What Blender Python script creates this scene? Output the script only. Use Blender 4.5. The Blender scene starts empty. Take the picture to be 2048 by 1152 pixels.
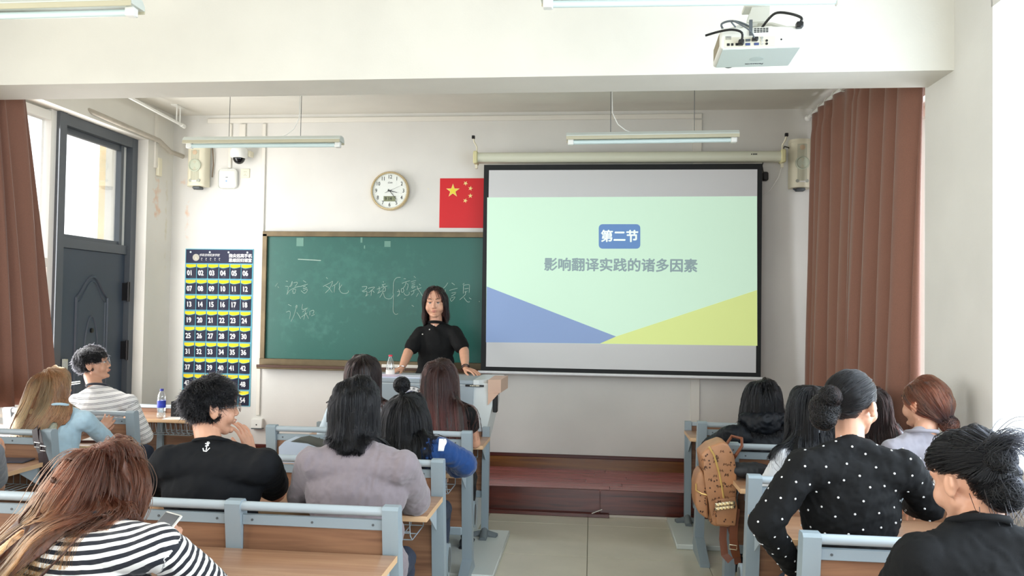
import bpy, bmesh, math, random
import numpy as np
from mathutils import Vector, Matrix, noise
C = bpy.context.scene.collection
SC = bpy.context.scene
random.seed(7)
PI = math.pi
# ---------------------------------------------------------------- camera
YAW, PIT, ROL, FPX, CAMZ = .1027, .02497, .01494, 1553.5, 1.69
fwd = Vector((-math.sin(YAW)*math.cos(PIT), math.cos(YAW)*math.cos(PIT), math.sin(PIT)))
rgt = Vector((math.cos(YAW), math.sin(YAW), 0)); upv = rgt.cross(fwd)
r2 = rgt*math.cos(ROL)+upv*math.sin(ROL); u2 = upv*math.cos(ROL)-rgt*math.sin(ROL)
camd = bpy.data.cameras.new('camera'); cam = bpy.data.objects.new('camera', camd); C.objects.link(cam)
cam.matrix_world = Matrix(((r2.x, u2.x, -fwd.x, 0), (r2.y, u2.y, -fwd.y, 0), (r2.z, u2.z, -fwd.z, CAMZ), (0, 0, 0, 1)))
camd.sensor_width = 36; camd.sensor_fit = 'HORIZONTAL'; camd.lens = FPX/2048*36
camd.clip_start = .05; camd.clip_end = 200
SC.camera = cam
def at(x, y, Y):            # the point at depth Y that lies on a given sight line of the photograph
    d = r2*((x-1024)/FPX) - u2*((y-576)/FPX) + fwd
    d = d*(Y/d.y)
    return Vector((d.x, Y, CAMZ+d.z))
# ---------------------------------------------------------------- colour + world + lights
def lin(c):
    return tuple(((v/255)/12.92 if v/255 <= .04045 else (((v/255)+.055)/1.055)**2.4) for v in c)
SC.view_settings.view_transform = 'Standard'; SC.view_settings.look = 'None'
SC.view_settings.gamma = 1; SC.view_settings.use_curve_mapping = False
SC.view_settings.exposure = 0.3
W = bpy.data.worlds.new('sky'); SC.world = W; W.use_nodes = True
bgn = W.node_tree.nodes['Background']; bgn.inputs[0].default_value = (.93, .97, 1, 1); bgn.inputs[1].default_value = 2.6
def area(name, loc, rot, sx, sy, power, col):
    l = bpy.data.lights.new(name, 'AREA'); l.shape = 'RECTANGLE'; l.size = sx; l.size_y = sy; l.energy = power; l.color = col
    o = bpy.data.objects.new(name, l); o.location = loc; o.rotation_euler = rot; C.objects.link(o); return o
area('daylight_left_bay', (-4.2, 5.3, 1.9), (0, -PI/2, 0), 2.3, 2.2, 98, (1, .985, .96))
area('daylight_left_rear', (-4.35, 1.0, 1.9), (0, -PI/2, 0), 2.0, 4.5, 70, (1, .96, .88))
area('daylight_right_near', (2.14, 2.35, 2.05), (0, PI/2, 0), 2.0, 2.8, 84, (.70, .85, 1))
area('daylight_right_rear', (2.14, -1.6, 2.05), (0, PI/2, 0), 2.0, 3.4, 66, (.8, .9, 1))
area('fill_rear_wall', (-1, -3.7, 1.8), (PI/2, 0, 0), 5.0, 2.2, 140, (.86, .92, 1))  # unseen fill lamp added before the windowless back wall to brighten the front
area('daylight_right_bay', (2.12, 5.75, 2.0), (0, PI/2, 0), 2.0, 1.9, 50, (.86, .92, 1))
try: SC.cycles.max_bounces = 8; SC.cycles.diffuse_bounces = 5; SC.cycles.transparent_max_bounces = 12; SC.cycles.use_denoising = True
except Exception: pass
# ---------------------------------------------------------------- materials
MATS = {}
def mat(name, col, rough=.6, metal=0., spec=.5, noise_amt=0., nscale=20., bump=0., bscale=200., stretch=(1, 1, 1), col2=None, emis=None, trans=0., sheen=0., coat=0.):
    if name in MATS: return MATS[name]
    m = bpy.data.materials.new(name); m.use_nodes = True; nt = m.node_tree; N = nt.nodes; L = nt.links
    b = N['Principled BSDF']
    b.inputs['Base Color'].default_value = (*lin(col), 1); b.inputs['Roughness'].default_value = rough
    b.inputs['Metallic'].default_value = metal; b.inputs['Specular IOR Level'].default_value = spec
    if trans: b.inputs['Transmission Weight'].default_value = trans
    if sheen: b.inputs['Sheen Weight'].default_value = sheen
    if coat: b.inputs['Coat Weight'].default_value = coat; b.inputs['Coat Roughness'].default_value = .15
    if emis: b.inputs['Emission Color'].default_value = (*lin(emis[0]), 1); b.inputs['Emission Strength'].default_value = emis[1]
    if noise_amt or bump:
        tc = N.new('ShaderNodeTexCoord'); mp = N.new('ShaderNodeMapping'); mp.inputs['Scale'].default_value = stretch
        L.new(tc.outputs['Object'], mp.inputs[0])
    if noise_amt:
        n = N.new('ShaderNodeTexNoise'); n.inputs['Scale'].default_value = nscale; n.inputs['Detail'].default_value = 5
        L.new(mp.outputs[0], n.inputs['Vector'])
        r = N.new('ShaderNodeValToRGB'); r.color_ramp.elements[0].position = .3; r.color_ramp.elements[1].position = .7
        c2 = col2 or tuple(v*(1-noise_amt) for v in col)
        r.color_ramp.elements[0].color = (*lin(c2), 1); r.color_ramp.elements[1].color = (*lin(col), 1)
        L.new(n.outputs['Fac'], r.inputs[0]); L.new(r.outputs[0], b.inputs['Base Color'])
    if bump:
        n2 = N.new('ShaderNodeTexNoise'); n2.inputs['Scale'].default_value = bscale; n2.inputs['Detail'].default_value = 3
        L.new(mp.outputs[0], n2.inputs['Vector'])
        bp = N.new('ShaderNodeBump'); bp.inputs['Strength'].default_value = bump; bp.inputs['Distance'].default_value = .004
        L.new(n2.outputs['Fac'], bp.inputs['Height']); L.new(bp.outputs[0], b.inputs['Normal'])
    MATS[name] = m; return m
def wood(name, c1, c2, rough=.35, scale=1.0, axis=0, coat=.0):
    if name in MATS: return MATS[name]
    st = [26, 26, 26]; st[axis] = 1.4
    m = mat(name, c1, rough, noise_amt=.4, nscale=scale*1.0, stretch=tuple(st), col2=c2, coat=coat)
    nt = m.node_tree; n = [x for x in nt.nodes if x.type == 'TEX_NOISE'][0]
    n.inputs['Distortion'].default_value = 1.2; n.inputs['Detail'].default_value = 8
    # each object gets its own stretch of grain
    mp = [x for x in nt.nodes if x.type == 'MAPPING'][0]; oi = nt.nodes.new('ShaderNodeObjectInfo'); mu = nt.nodes.new('ShaderNodeMath'); mu.operation = 'MULTIPLY'; mu.inputs[1].default_value = 37
    nt.links.new(oi.outputs['Random'], mu.inputs[0]); nt.links.new(mu.outputs[0], mp.inputs['Location'])
    return m
def glassy(name, tint=(1, 1, 1), gloss=.12, rough=.03):
    if name in MATS: return MATS[name]
    m = bpy.data.materials.new(name); m.use_nodes = True; nt = m.node_tree; nt.nodes.clear()
    o = nt.nodes.new('ShaderNodeOutputMaterial'); mx = nt.nodes.new('ShaderNodeMixShader'); t = nt.nodes.new('ShaderNodeBsdfTransparent'); g = nt.nodes.new('ShaderNodeBsdfGlossy')
    t.inputs[0].default_value = (*tint, 1); g.inputs['Roughness'].default_value = rough
    lw = nt.nodes.new('ShaderNodeLayerWeight'); lw.inputs[0].default_value = .35; mm = nt.nodes.new('ShaderNodeMath'); mm.operation = 'MULTIPLY_ADD'; mm.inputs[1].default_value = .35; mm.inputs[2].default_value = gloss*.5
    nt.links.new(lw.outputs['Fresnel'], mm.inputs[0]); nt.links.new(mm.outputs[0], mx.inputs[0]); nt.links.new(t.outputs[0], mx.inputs[1]); nt.links.new(g.outputs[0], mx.inputs[2]); nt.links.new(mx.outputs[0], o.inputs[0])
    MATS[name] = m; return m
def wallmat(name, col, stains=()):
    m = mat(name, col, .75, bump=.12, bscale=90, noise_amt=.035, nscale=2.2)
    nt = m.node_tree; N = nt.nodes; L = nt.links; b = N['Principled BSDF']
    src = b.inputs['Base Color'].links[0].from_socket
    g = N.new('ShaderNodeNewGeometry')
    nz = N.new('ShaderNodeTexNoise'); nz.inputs['Scale'].default_value = 14; nz.inputs['Detail'].default_value = 6
    L.new(g.outputs['Position'], nz.inputs['Vector'])
    for (p, s, c, k) in stains:
        sb = N.new('ShaderNodeVectorMath'); sb.operation = 'SUBTRACT'; sb.inputs[1].default_value = p; L.new(g.outputs['Position'], sb.inputs[0])
        dv = N.new('ShaderNodeVectorMath'); dv.operation = 'DIVIDE'; dv.inputs[1].default_value = s; L.new(sb.outputs[0], dv.inputs[0])
        ln = N.new('ShaderNodeVectorMath'); ln.operation = 'LENGTH'; L.new(dv.outputs[0], ln.inputs[0])
        ad = N.new('ShaderNodeMath'); ad.operation = 'MULTIPLY_ADD'; ad.inputs[1].default_value = 2.6; L.new(nz.outputs['Fac'], ad.inputs[0]); L.new(ln.outputs['Value'], ad.inputs[2])
        mr = N.new('ShaderNodeMapRange'); mr.inputs[1].default_value = 1.75; mr.inputs[2].default_value = 1.05; mr.inputs[3].default_value = 0; mr.inputs[4].default_value = k; L.new(ad.outputs[0], mr.inputs[0])
        mx = N.new('ShaderNodeMix'); mx.data_type = 'RGBA'; mx.inputs[7].default_value = (*lin(c), 1)
        L.new(mr.outputs[0], mx.inputs[0]); L.new(src, mx.inputs[6]); src = mx.outputs[2]
    L.new(src, b.inputs['Base Color'])
    return m
# ---------------------------------------------------------------- mesh helpers
def box(bm, lo, hi, bev=0., rot=None, seg=1):
    r = bmesh.ops.create_cube(bm, size=1)
    vs = r['verts']; c = [(a+b)/2 for a, b in zip(lo, hi)]; s = [abs(b-a) for a, b in zip(lo, hi)]
    for v in vs: v.co = Vector((v.co.x*s[0], v.co.y*s[1], v.co.z*s[2]))
    if bev:
        es = list({e for v in vs for e in v.link_edges})
        rr = bmesh.ops.bevel(bm, geom=es, offset=bev, segments=seg, affect='EDGES', profile=.5); vs = list({v for f in rr['faces'] for v in f.verts} | {v for v in vs if v.is_valid})
    for v in vs:
        co = v.co
        if rot is not None: co = rot @ co
        v.co = co+Vector(c)
    return vs
def tube(bm, pts, r, n=8, cap=True):
    pts = [Vector(p) for p in pts]; rs = r if isinstance(r, (list, tuple)) else [r]*len(pts)
    rings = []; prev = None
    for i, p in enumerate(pts):
        d = (pts[min(i+1, len(pts)-1)]-pts[max(i-1, 0)]).normalized()
        if prev is None:
            a = Vector((0, 0, 1)) if abs(d.z) < .9 else Vector((1, 0, 0)); u = d.cross(a).normalized()
        else: u = (prev-d*prev.dot(d)).normalized()
        prev = u; w = d.cross(u)
        rings.append([bm.verts.new(p+(u*math.cos(2*PI*k/n)+w*math.sin(2*PI*k/n))*rs[i]) for k in range(n)])
    for a, b in zip(rings, rings[1:]):
        for k in range(n): bm.faces.new((a[k], a[(k+1) % n], b[(k+1) % n], b[k]))
    if cap: bm.faces.new(rings[0][::-1]); bm.faces.new(rings[-1])
def lathe(bm, prof, c=(0, 0, 0), n=20, axis='z', M=None, cap=True):
    rings = []; c = Vector(c)
    for r, h in prof:
        ring = []
        for k in range(n):
            a = 2*PI*k/n; x, y = r*math.cos(a), r*math.sin(a)
            v = Vector((x, y, h)) if axis == 'z' else (Vector((x, -h, y)) if axis == 'y' else Vector((h, x, y)))
            if M is not None: v = M @ v
            ring.append(bm.verts.new(c+v))
        rings.append(ring)
    for a, b in zip(rings, rings[1:]):
        for k in range(n): bm.faces.new((a[k], a[(k+1) % n], b[(k+1) % n], b[k]))
    if cap: bm.faces.new(rings[0][::-1]); bm.faces.new(rings[-1])
def prism(bm, pts, axis, lo, hi):
    """polygon in the two other axes, extruded along axis"""
    def mk(p, h):
        if axis == 'y': return (p[0], h, p[1])
        if axis == 'x': return (h, p[0], p[1])
        return (p[0], p[1], h)
    a = [bm.verts.new(mk(p, lo)) for p in pts]; b = [bm.verts.new(mk(p, hi)) for p in pts]
    bm.faces.new(a); bm.faces.new(b[::-1]); n = len(pts)
    for i in range(n): bm.faces.new((a[i], b[i], b[(i+1) % n], a[(i+1) % n]))
def fin(bm, smooth=None):
    bmesh.ops.recalc_face_normals(bm, faces=bm.faces[:])
    me = bpy.data.meshes.new('m'); bm.to_mesh(me); bm.free()
    if smooth is not None:
        me.polygons.foreach_set('use_smooth', [True]*len(me.polygons))
        if smooth: me.set_sharp_from_angle(angle=math.radians(smooth))
    return me
def obj(name, src, m=None, parent=None, smooth=40, loc=None, rot=None):
    me = fin(src, smooth) if isinstance(src, bmesh.types.BMesh) else src
    if m is not None and not me.materials: me.materials.append(m)
    o = bpy.data.objects.new(name, me); C.objects.link(o)
    if loc is not None: o.location = loc
    if rot is not None: o.rotation_euler = rot
    if parent is not None: o.parent = parent
    return o
def tag(o, label, cat, group=None, kind=None):
    o['label'] = label; o['category'] = cat
    if group: o['group'] = group
    if kind: o['kind'] = kind
    return o
def thing(name, label, cat, loc=(0, 0, 0), rz=0, group=None):
    o = bpy.data.objects.new(name, None); C.objects.link(o); o.location = loc; o.rotation_euler = (0, 0, rz); o.empty_display_size = .1
    return tag(o, label, cat, group)
def struct(name, bm, m, parent=None, smooth=30):
    o = obj(name, bm, m, parent, smooth)
    if parent is None: o['kind'] = 'structure'
    return o
def copytree(o, parent=None):
    c = o.copy(); C.objects.link(c); c.parent = parent
    for ch in o.children: copytree(ch, c)
    return c
def B(): return bmesh.new()
TXT = {}
def textmesh(s, size, ext=.0006, bold=0., cx='CENTER', shear=0., sx=1., space=1.):
    key = (s, size, ext, bold, cx, shear, sx, space)
    if key in TXT: return TXT[key]
    cu = bpy.data.curves.new('t', 'FONT'); cu.body = s; cu.size = size; cu.extrude = ext;  cu.align_x = cx; cu.align_y = 'CENTER'; cu.shear = shear; cu.resolution_u = 3; cu.space_character = space
    o = bpy.data.objects.new('t', cu); C.objects.link(o)
    dg = bpy.context.evaluated_depsgraph_get(); me = bpy.data.meshes.new_from_object(o.evaluated_get(dg))
    bpy.data.objects.remove(o)
    me.transform(Matrix.Rotation(PI/2, 4, 'X') @ Matrix.Scale(sx, 4, (1, 0, 0)))      # stands upright in XZ, faces -Y
    if bold:                                   # heavier weight: the outline doubled at small offsets
        bm = B()
        for i_, (dx, dz) in enumerate(((-1, 0), (1, 0), (0, 1), (0, -1), (.7, .7), (-.7, -.7))):
            m2 = me.copy(); m2.transform(Matrix.Translation((dx*bold, -.00008*i_, dz*bold))); bm.from_mesh(m2); bpy.data.meshes.remove(m2)
        bm.to_mesh(me); bm.free()
    me.materials.clear(); TXT[key] = me; return me
def text(name, s, size, loc, m, parent=None, rot=None, **k):
    me = textmesh(s, size, **k).copy(); me.materials.append(m)
    return obj(name, me, None, parent, loc=loc, rot=rot)
# ================================================================ ROOM SHELL
YW, XL, XR, CEIL = 7.2, -4.1, 2.05, 3.52
ORN = (222, 165, 115)
m_wall = wallmat('wall_paint', (222, 220, 214), [((-3.94, YW, 2.55), (.06, .3, .38), ORN, .55), ((-3.98, YW, 2.86), (.07, .3, .08), ORN, .5), ((-1.55, YW, 2.8), (.03, .2, .03), (235, 225, 170), .6)])
m_wall_l = wallmat('wall_paint_left', (226, 223, 214), [((XL, 6.93, 2.62), (.3, .12, .36), ORN, .75), ((XL, 7.1, 2.5), (.3, .04, .8), (200, 190, 150), .5)])
m_ceil = wallmat('ceiling_paint', (222, 219, 209))
m_white = mat('white_plastic', (232, 232, 226), .4)
m_cream = mat('cream_plastic', (226, 220, 196), .45)
m_grey = mat('grey_metal_paint', (146, 160, 168), .38, spec=.5, bump=.03, bscale=300)
m_greyd = mat('dark_grey_metal', (82, 88, 92), .45)
m_rail = mat('grey_rail_metal', (168, 180, 187), .3)
m_black = mat('black_plastic', (18, 18, 20), .4)
m_dark = mat('dark_door_steel', (62, 72, 84), .42, bump=.03, bscale=160)
m_frame = mat('dark_door_frame', (84, 90, 96), .45)
m_chrome = mat('chrome', (215, 215, 215), .18, metal=1.)
m_glass = glassy('window_glass')
b = B(); box(b, (-4.8, -4, -.12), (2.3, 7.6, -.006)); floor = struct('floor', b, mat('floor_grout', (120, 116, 104), .8))
m_tile = mat('floor_tile', (214, 208, 188), .12, noise_amt=.05, nscale=3, coat=.3)
b = B(); box(b, (.002, .002, -.012), (.798, .798, 0), .0015); tile = fin(b); tile.materials.append(m_tile)
for i in range(-6, 3):
    for j in range(-1, 9):
        if i*.8-.01 > 2.0 or j*.8-.26 > 7: continue
        o = obj('tile', tile, None, floor, loc=(i*.8-.01, j*.785-.14+.0, 0)); o.scale = (1, .98, 1)
b = B(); box(b, (-4.8, YW, 0), (2.3, YW+.2, 3.7)); struct('wall_front', b, m_wall)
b = B(); box(b, (-4.8, -4, CEIL), (2.3, 7.4, 3.7)); struct('ceiling', b, m_ceil)
b = B(); box(b, (-4.8, 4.28, 2.975), (2.3, 4.6, CEIL+.02)); o = struct('trim_1', b, m_ceil); o['label'] = 'painted ceiling beam crossing the room'
b = B(); box(b, (-4.8, -4.1, 0), (2.4, -3.9, 3.7)); struct('wall_back', b, m_wall)
# left wall: pier by the corner, lintel, window bay reveal, rear part
b = B(); box(b, (XL-.35, 6.77, 0), (XL, YW+.1, CEIL)); box(b, (XL-.35, 4.35, 3.19), (XL, 6.77, CEIL)); box(b, (XL-.35, -4, 0), (XL-.1, -1.3, CEIL)); box(b, (XL-.35, -4, 0), (XL-.1, 4.0, .9)); box(b, (XL-.35, -4, 2.95), (XL-.1, 4.0, CEIL)); box(b, (XL-.35, 3.4, 0), (XL, 4.4, CEIL))
struct('wall_left', b, m_wall_l)
# right wall: bay behind the curtain, column, near window with sill and head
b = B(); box(b, (XR, 4.64, 0), (XR+.3, 4.76, CEIL)); box(b, (XR, 6.74, 0), (XR+.3, YW+.1, CEIL)); box(b, (XR, 4.7, 0), (XR+.3, 6.8, .98)); box(b, (XR, 4.7, 3.05), (XR+.3, 6.8, CEIL)); box(b, (1.885, 3.885, 0), (XR+.3, 4.64, CEIL)); box(b, (1.885, -4, 0), (2.3, 3.9, 1.0)); box(b, (1.885, -4, 3.16), (2.3, 3.9, CEIL)); box(b, (1.885, .6, 0), (2.3, .9, CEIL)); box(b, (1.885, -4, 0), (2.3, -3.4, CEIL))
struct('wall_right', b, m_wall)
b = B(); box(b, (1.80, .9, 1.0), (2.2, 3.88, 1.04), .004); struct('trim_2', b, mat('sill_stone', (222, 218, 212), .3))
b = B()
for z in (1.06, 3.08): box(b, (2.2, .92, z), (2.26, 3.87, z+.06))
for y in (.92, 1.9, 2.85, 3.81): box(b, (2.2, y, 1.1), (2.26, y+.06, 3.1))
w1 = struct('window_1', b, m_white)
for y in (.98, 1.96, 2.91):
    b = B(); box(b, (2.225, y, 1.12), (2.231, y+.9, 3.08)); obj('pane', b, m_glass, w1)
b = B()
for z in (.98, 2.99): box(b, (2.16, 4.76, z), (2.22, 6.74, z+.06))
for y in (4.76, 5.4, 6.04, 6.68): box(b, (2.16, y, 1.0), (2.22, y+.06, 3.02))
w3 = struct('window_3', b, m_white)
for y in (4.82, 5.46, 6.1):
    b = B(); box(b, (2.185, y, 1.04), (2.191, y+.58, 2.99)); obj('pane', b, m_glass, w3)
# door (structure) in the left reveal
XD = -4.25
dr = B(); box(dr, (XD-.04, 5.78, .02), (XD, 6.69, 2.12), .004); door = struct('door_1', dr, m_dark)
b = B()
box(b, (XD-.06, 6.69, 0), (XD+.05, 6.768, 3.188)); box(b, (XD-.06, 5.70, 0), (XD+.06, 5.78, 3.188)); box(b, (XD-.058, 5.781, 3.1), (XD+.048, 6.689, 3.187)); box(b, (XD-.05, 5.781, 2.12), (XD+.02, 6.689, 2.2))
obj('door_frame', b, m_frame, door)
b = B(); box(b, (XD-.02, 5.82, 2.22), (XD-.014, 6.6, 3.06)); obj('pane', b, m_glass, door)
b = B(); box(b, (XD-.04, 5.782, 2.202), (XD, 5.82, 3.098)); box(b, (XD-.04, 6.58, 2.202), (XD+.01, 6.62, 3.098)); box(b, (XD-.038, 5.821, 3.05), (XD-.002, 6.579, 3.097)); box(b, (XD-.038, 5.821, 2.203), (XD-.002, 6.579, 2.23)); obj('transom_frame', b, m_frame, door)
b = B(); box(b, (XD-.03, 6.625, 2.2), (XD-.01, 6.685, 3.1)); obj('transom_sash', b, m_white, door)
# embossed arch moulding on the leaf: y across, z up
def arch(y0, y1, zb, zs, zt, n=16):
    pts = [(y0, zb), (y0, zs)]
    for k in range(1, n):
        t = k/n; s = math.sin(PI*t)**1.6
        pts.append((y0+(y1-y0)*t, zs+(zt-zs)*s))
    return pts+[(y1, zs), (y1, zb)]
b = B(); pp = arch(6.03, 6.45, .35, 1.72, 1.9); tube(b, [(XD+.002, y, z) for y, z in pp+[pp[0]]], .013, 6)
pp = arch(6.06, 6.42, .38, 1.68, 1.86); tube(b, [(XD, y, z) for y, z in pp+[pp[0]]], .008, 6)
obj('arch_moulding', b, m_dark, door)
b = B(); pp = [(6.24+.09*math.cos(a), 1.2+.36*math.sin(a)) for a in [2*PI*k/24 for k in range(25)]]
tube(b, [(XD+.001, y, z) for y, z in pp], .009, 6); obj('oval_moulding', b, m_dark, door)
b = B(); lathe(b, [(.02, 0), (.02, .012), (.008, .014)], (XD, 6.24, 1.44), 12, 'x'); obj('peephole', b, m_black, door)
for z in (1.78, 1.25, .5):
    b = B(); tube(b, [(XD+.05, 6.68, z-.09), (XD+.05, 6.68, z+.09)], .014, 8); box(b, (XD+.0, 6.66, z-.08), (XD+.05, 6.7, z+.08)); obj('hinge', b, m_black, door)
b = B(); box(b, (XD, 5.86, .92), (XD+.02, 5.93, 1.22), .004); tube(b, [(XD+.02, 5.895, 1.02), (XD+.06, 5.895, 1.02), (XD+.06, 6.02, 1.02)], .011, 8); obj('handle', b, m_chrome, door)
# white glazed partition next to the door
XG = -4.25; b = B()
for y in (5.638, 5.1, 4.55): box(b, (XG-.05, y, 0.001), (XG+.03, y+.06, 3.188))
for z in (0.002, .95, 1.95, 3.1):
    for ya, yb in ((4.401, 4.549), (4.611, 5.099), (5.161, 5.637)): box(b, (XG-.048, ya, z), (XG+.028, yb, z+.07))
w2 = struct('window_2', b, m_white)
for y0, y1 in ((5.16, 5.62), (4.61, 5.1)):
    for z0, z1 in ((.07, .95), (1.02, 1.95), (2.02, 3.1)):
        b = B(); box(b, (XG-.015, y0, z0), (XG-.009, y1, z1)); obj('pane', b, m_glass, w2)
# building outside
b = B(); box(b, (-9.4, 13.9, -1), (-8.9, 22, 9)); ob = obj('outer_building', b, mat('tan_render', (214, 190, 150), .9, noise_amt=.1, nscale=3)); ob['kind'] = 'structure'
b = B()
for k in range(26): box(b, (-8.92, 13.88, k*.3-1), (-8.885, 22, k*.3-.72), .01)
o = obj('brick_course', b, mat('tan_brick', (216, 190, 150), .9), ob); o['kind'] = 'stuff'
b = B(); box(b, (-40, -20, -1.3), (-4.5, 40, -1.1)); obj('ground', b, mat('outer_paving', (150, 146, 138), .9))['kind'] = 'structure'
b = B(); box(b, (2.4, -20, -1.3), (40, 40, -1.1)); obj('ground', b, mat('outer_paving', (150, 146, 138), .9))['kind'] = 'structure'
# platform
m_plank = wood('red_plank', (176, 104, 102), (140, 76, 76), .24, 1.0, 0, .25)
m_riser = wood('riser_laminate', (108, 48, 38), (62, 26, 20), .3, 1.0, 0, .25)
PY, PZ = 6.4, .216
b = B(); box(b, (-3.3, PY+.012, 0), (2.04, YW, PZ-.012)); plat = struct('platform', b, m_riser)
for k, (x0, x1) in enumerate(((-3.3, -2.1), (-2.1, -.9), (-.9, .085), (.087, 1.4), (1.402, 2.04))):
    b = B(); box(b, (x0+.001, PY, 0.02), (x1-.001, PY+.012, PZ), .002); obj('riser_panel', b, m_riser, plat)
rows = 6; dy = (YW-PY)/rows
for r in range(rows):
    x = -3.3-random.random()*.6
    while x < 2.03:
        x1 = x+1.22
        a, c = max(x, -3.3), min(x1, 2.03)
        if c-a > .05:
            b = B(); box(b, (a+.0015, PY+r*dy+.0015, PZ-.012), (c-.0015, PY+(r+1)*dy-.0015, PZ), .001); obj('plank', b, m_plank, plat)
        x = x1
b = B(); box(b, (-3.3, PY-.035, 0), (.16, PY-.018, .03), .003); o = obj('fallen_edge_strip', b, m_riser); tag(o, 'long dark red edging strip lying loose on the tiles at the platform foot', 'strip')
b = B(); box(b, (-3.3, PY-.012, .0), (2.04, PY, .02), .002); obj('skirt_strip', b, mat('pale_caulk', (205, 196, 186), .6), plat)
b = B(); box(b, (.0, -.006, 0), (.09, .006, .003)); o = obj('tape_scrap', b, mat('white_paper', (235, 232, 225), .7), loc=(.02, PY-.05, .035), rot=(0, -.35, .2)); tag(o, 'small white scrap sticking up from the red edging strip', 'scrap')
# baseboard on the platform
m_base = wood('baseboard_wood', (132, 88, 38), (84, 44, 24), .3, .6, 0, .2)
m_base2 = wood('baseboard_cap', (92, 38, 28), (62, 24, 18), .35, 1, 0)
b = B(); box(b, (-4.1, YW-.014, PZ), (XR, YW, PZ+.1)); bb = struct('baseboard_front', b, m_base)
b = B(); box(b, (-4.1, YW-.022, PZ+.1), (XR, YW, PZ+.13), .004); obj('cap', b, m_base2, bb)
# cable trunking on the wall
def trunk(name, lo, hi): b = B(); box(b, lo, hi, .003); return struct(name, b, mat('trunking_white', (226, 222, 212), .5))
yw = YW-.018
trunk('trim_3', (-3.75, yw, 3.44), (.98, YW, 3.485)); trunk('trim_4', (-3.19, yw, .62), (-3.155, YW, 3.43)); trunk('trim_5', (-3.53, yw, 3.0), (-3.5, YW, 3.43)); trunk('trim_6', (.90, yw, PZ+.13), (.98, YW, 3.43)); trunk('trim_7', (-3.42, yw, 3.13), (-3.36, YW, 3.43))
b = B(); box(b, (XL, 6.86, 2.95), (XL+.02, 6.9, 3.5)); struct('trim_8', b, MATS['trunking_white'])
# ================================================================ WALL THINGS
m_paper = mat('white_paper', (235, 232, 225), .7); m_ink = mat('black_ink', (25, 25, 28), .6); m_wtext = mat('white_print', (235, 235, 235), .6)
# ---- blackboard
m_board = wallmat('chalkboard_green', (24, 92, 82), [((-2.3, 7.17, 2.0), (1.2, .3, .6), (58, 120, 108), .35), ((-2.55, 7.17, 1.45), (.5, .3, .28), (70, 125, 115), .4), ((-1.9, 7.17, 1.75), (.6, .3, .25), (50, 112, 104), .4), ((-2.9, 7.17, 1.5), (.2, .3, .5), (56, 116, 106), .4)])
m_board.node_tree.nodes['Principled BSDF'].inputs['Roughness'].default_value = .42
m_bfr = mat('bronze_board_frame', (112, 98, 74), .35, metal=.6, noise_amt=.2, nscale=8)
bt = thing('blackboard', 'wide green chalkboard with thin bronze frame covered in handwriting', 'blackboard', (-2.02, 7.2, 1.08))
def cb(name, lo, hi, m, parent=bt, bev=.003):
    b = B(); o = parent.location; box(b, tuple(p-q for p, q in zip(lo, o)), tuple(p-q for p, q in zip(hi, o)), bev); return obj(name, b, m, parent)
cb('writing_surface', (-3.13, 7.165, 1.1), (-.9, 7.198, 2.37), m_board)
cb('frame', (-3.145, 7.14, 2.335), (-.9, 7.2, 2.385), m_bfr); cb('frame', (-3.145, 7.14, 1.08), (-3.1, 7.2, 2.36), m_bfr)
cb('chalk_tray', (-3.145, 7.07, 1.075), (-.9, 7.2, 1.1), m_bfr); cb('tray_lip', (-3.145, 7.13, 1.1), (-.9, 7.165, 1.17), m_bfr); cb('tray_lip', (-3.145, 7.065, 1.09), (-.9, 7.08, 1.115), mat('tray_dark', (78, 50, 36), .4))
cb('paper_strip', (-1.95, 7.12, 1.101), (-1.45, 7.128, 1.14), m_paper)
def S1(*p): return [(540+x/10.47, 540+y/10.47) for x, y in p]
def S2(*p): return [(710+x/8.19, 540+y/8.19) for x, y in p]
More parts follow.
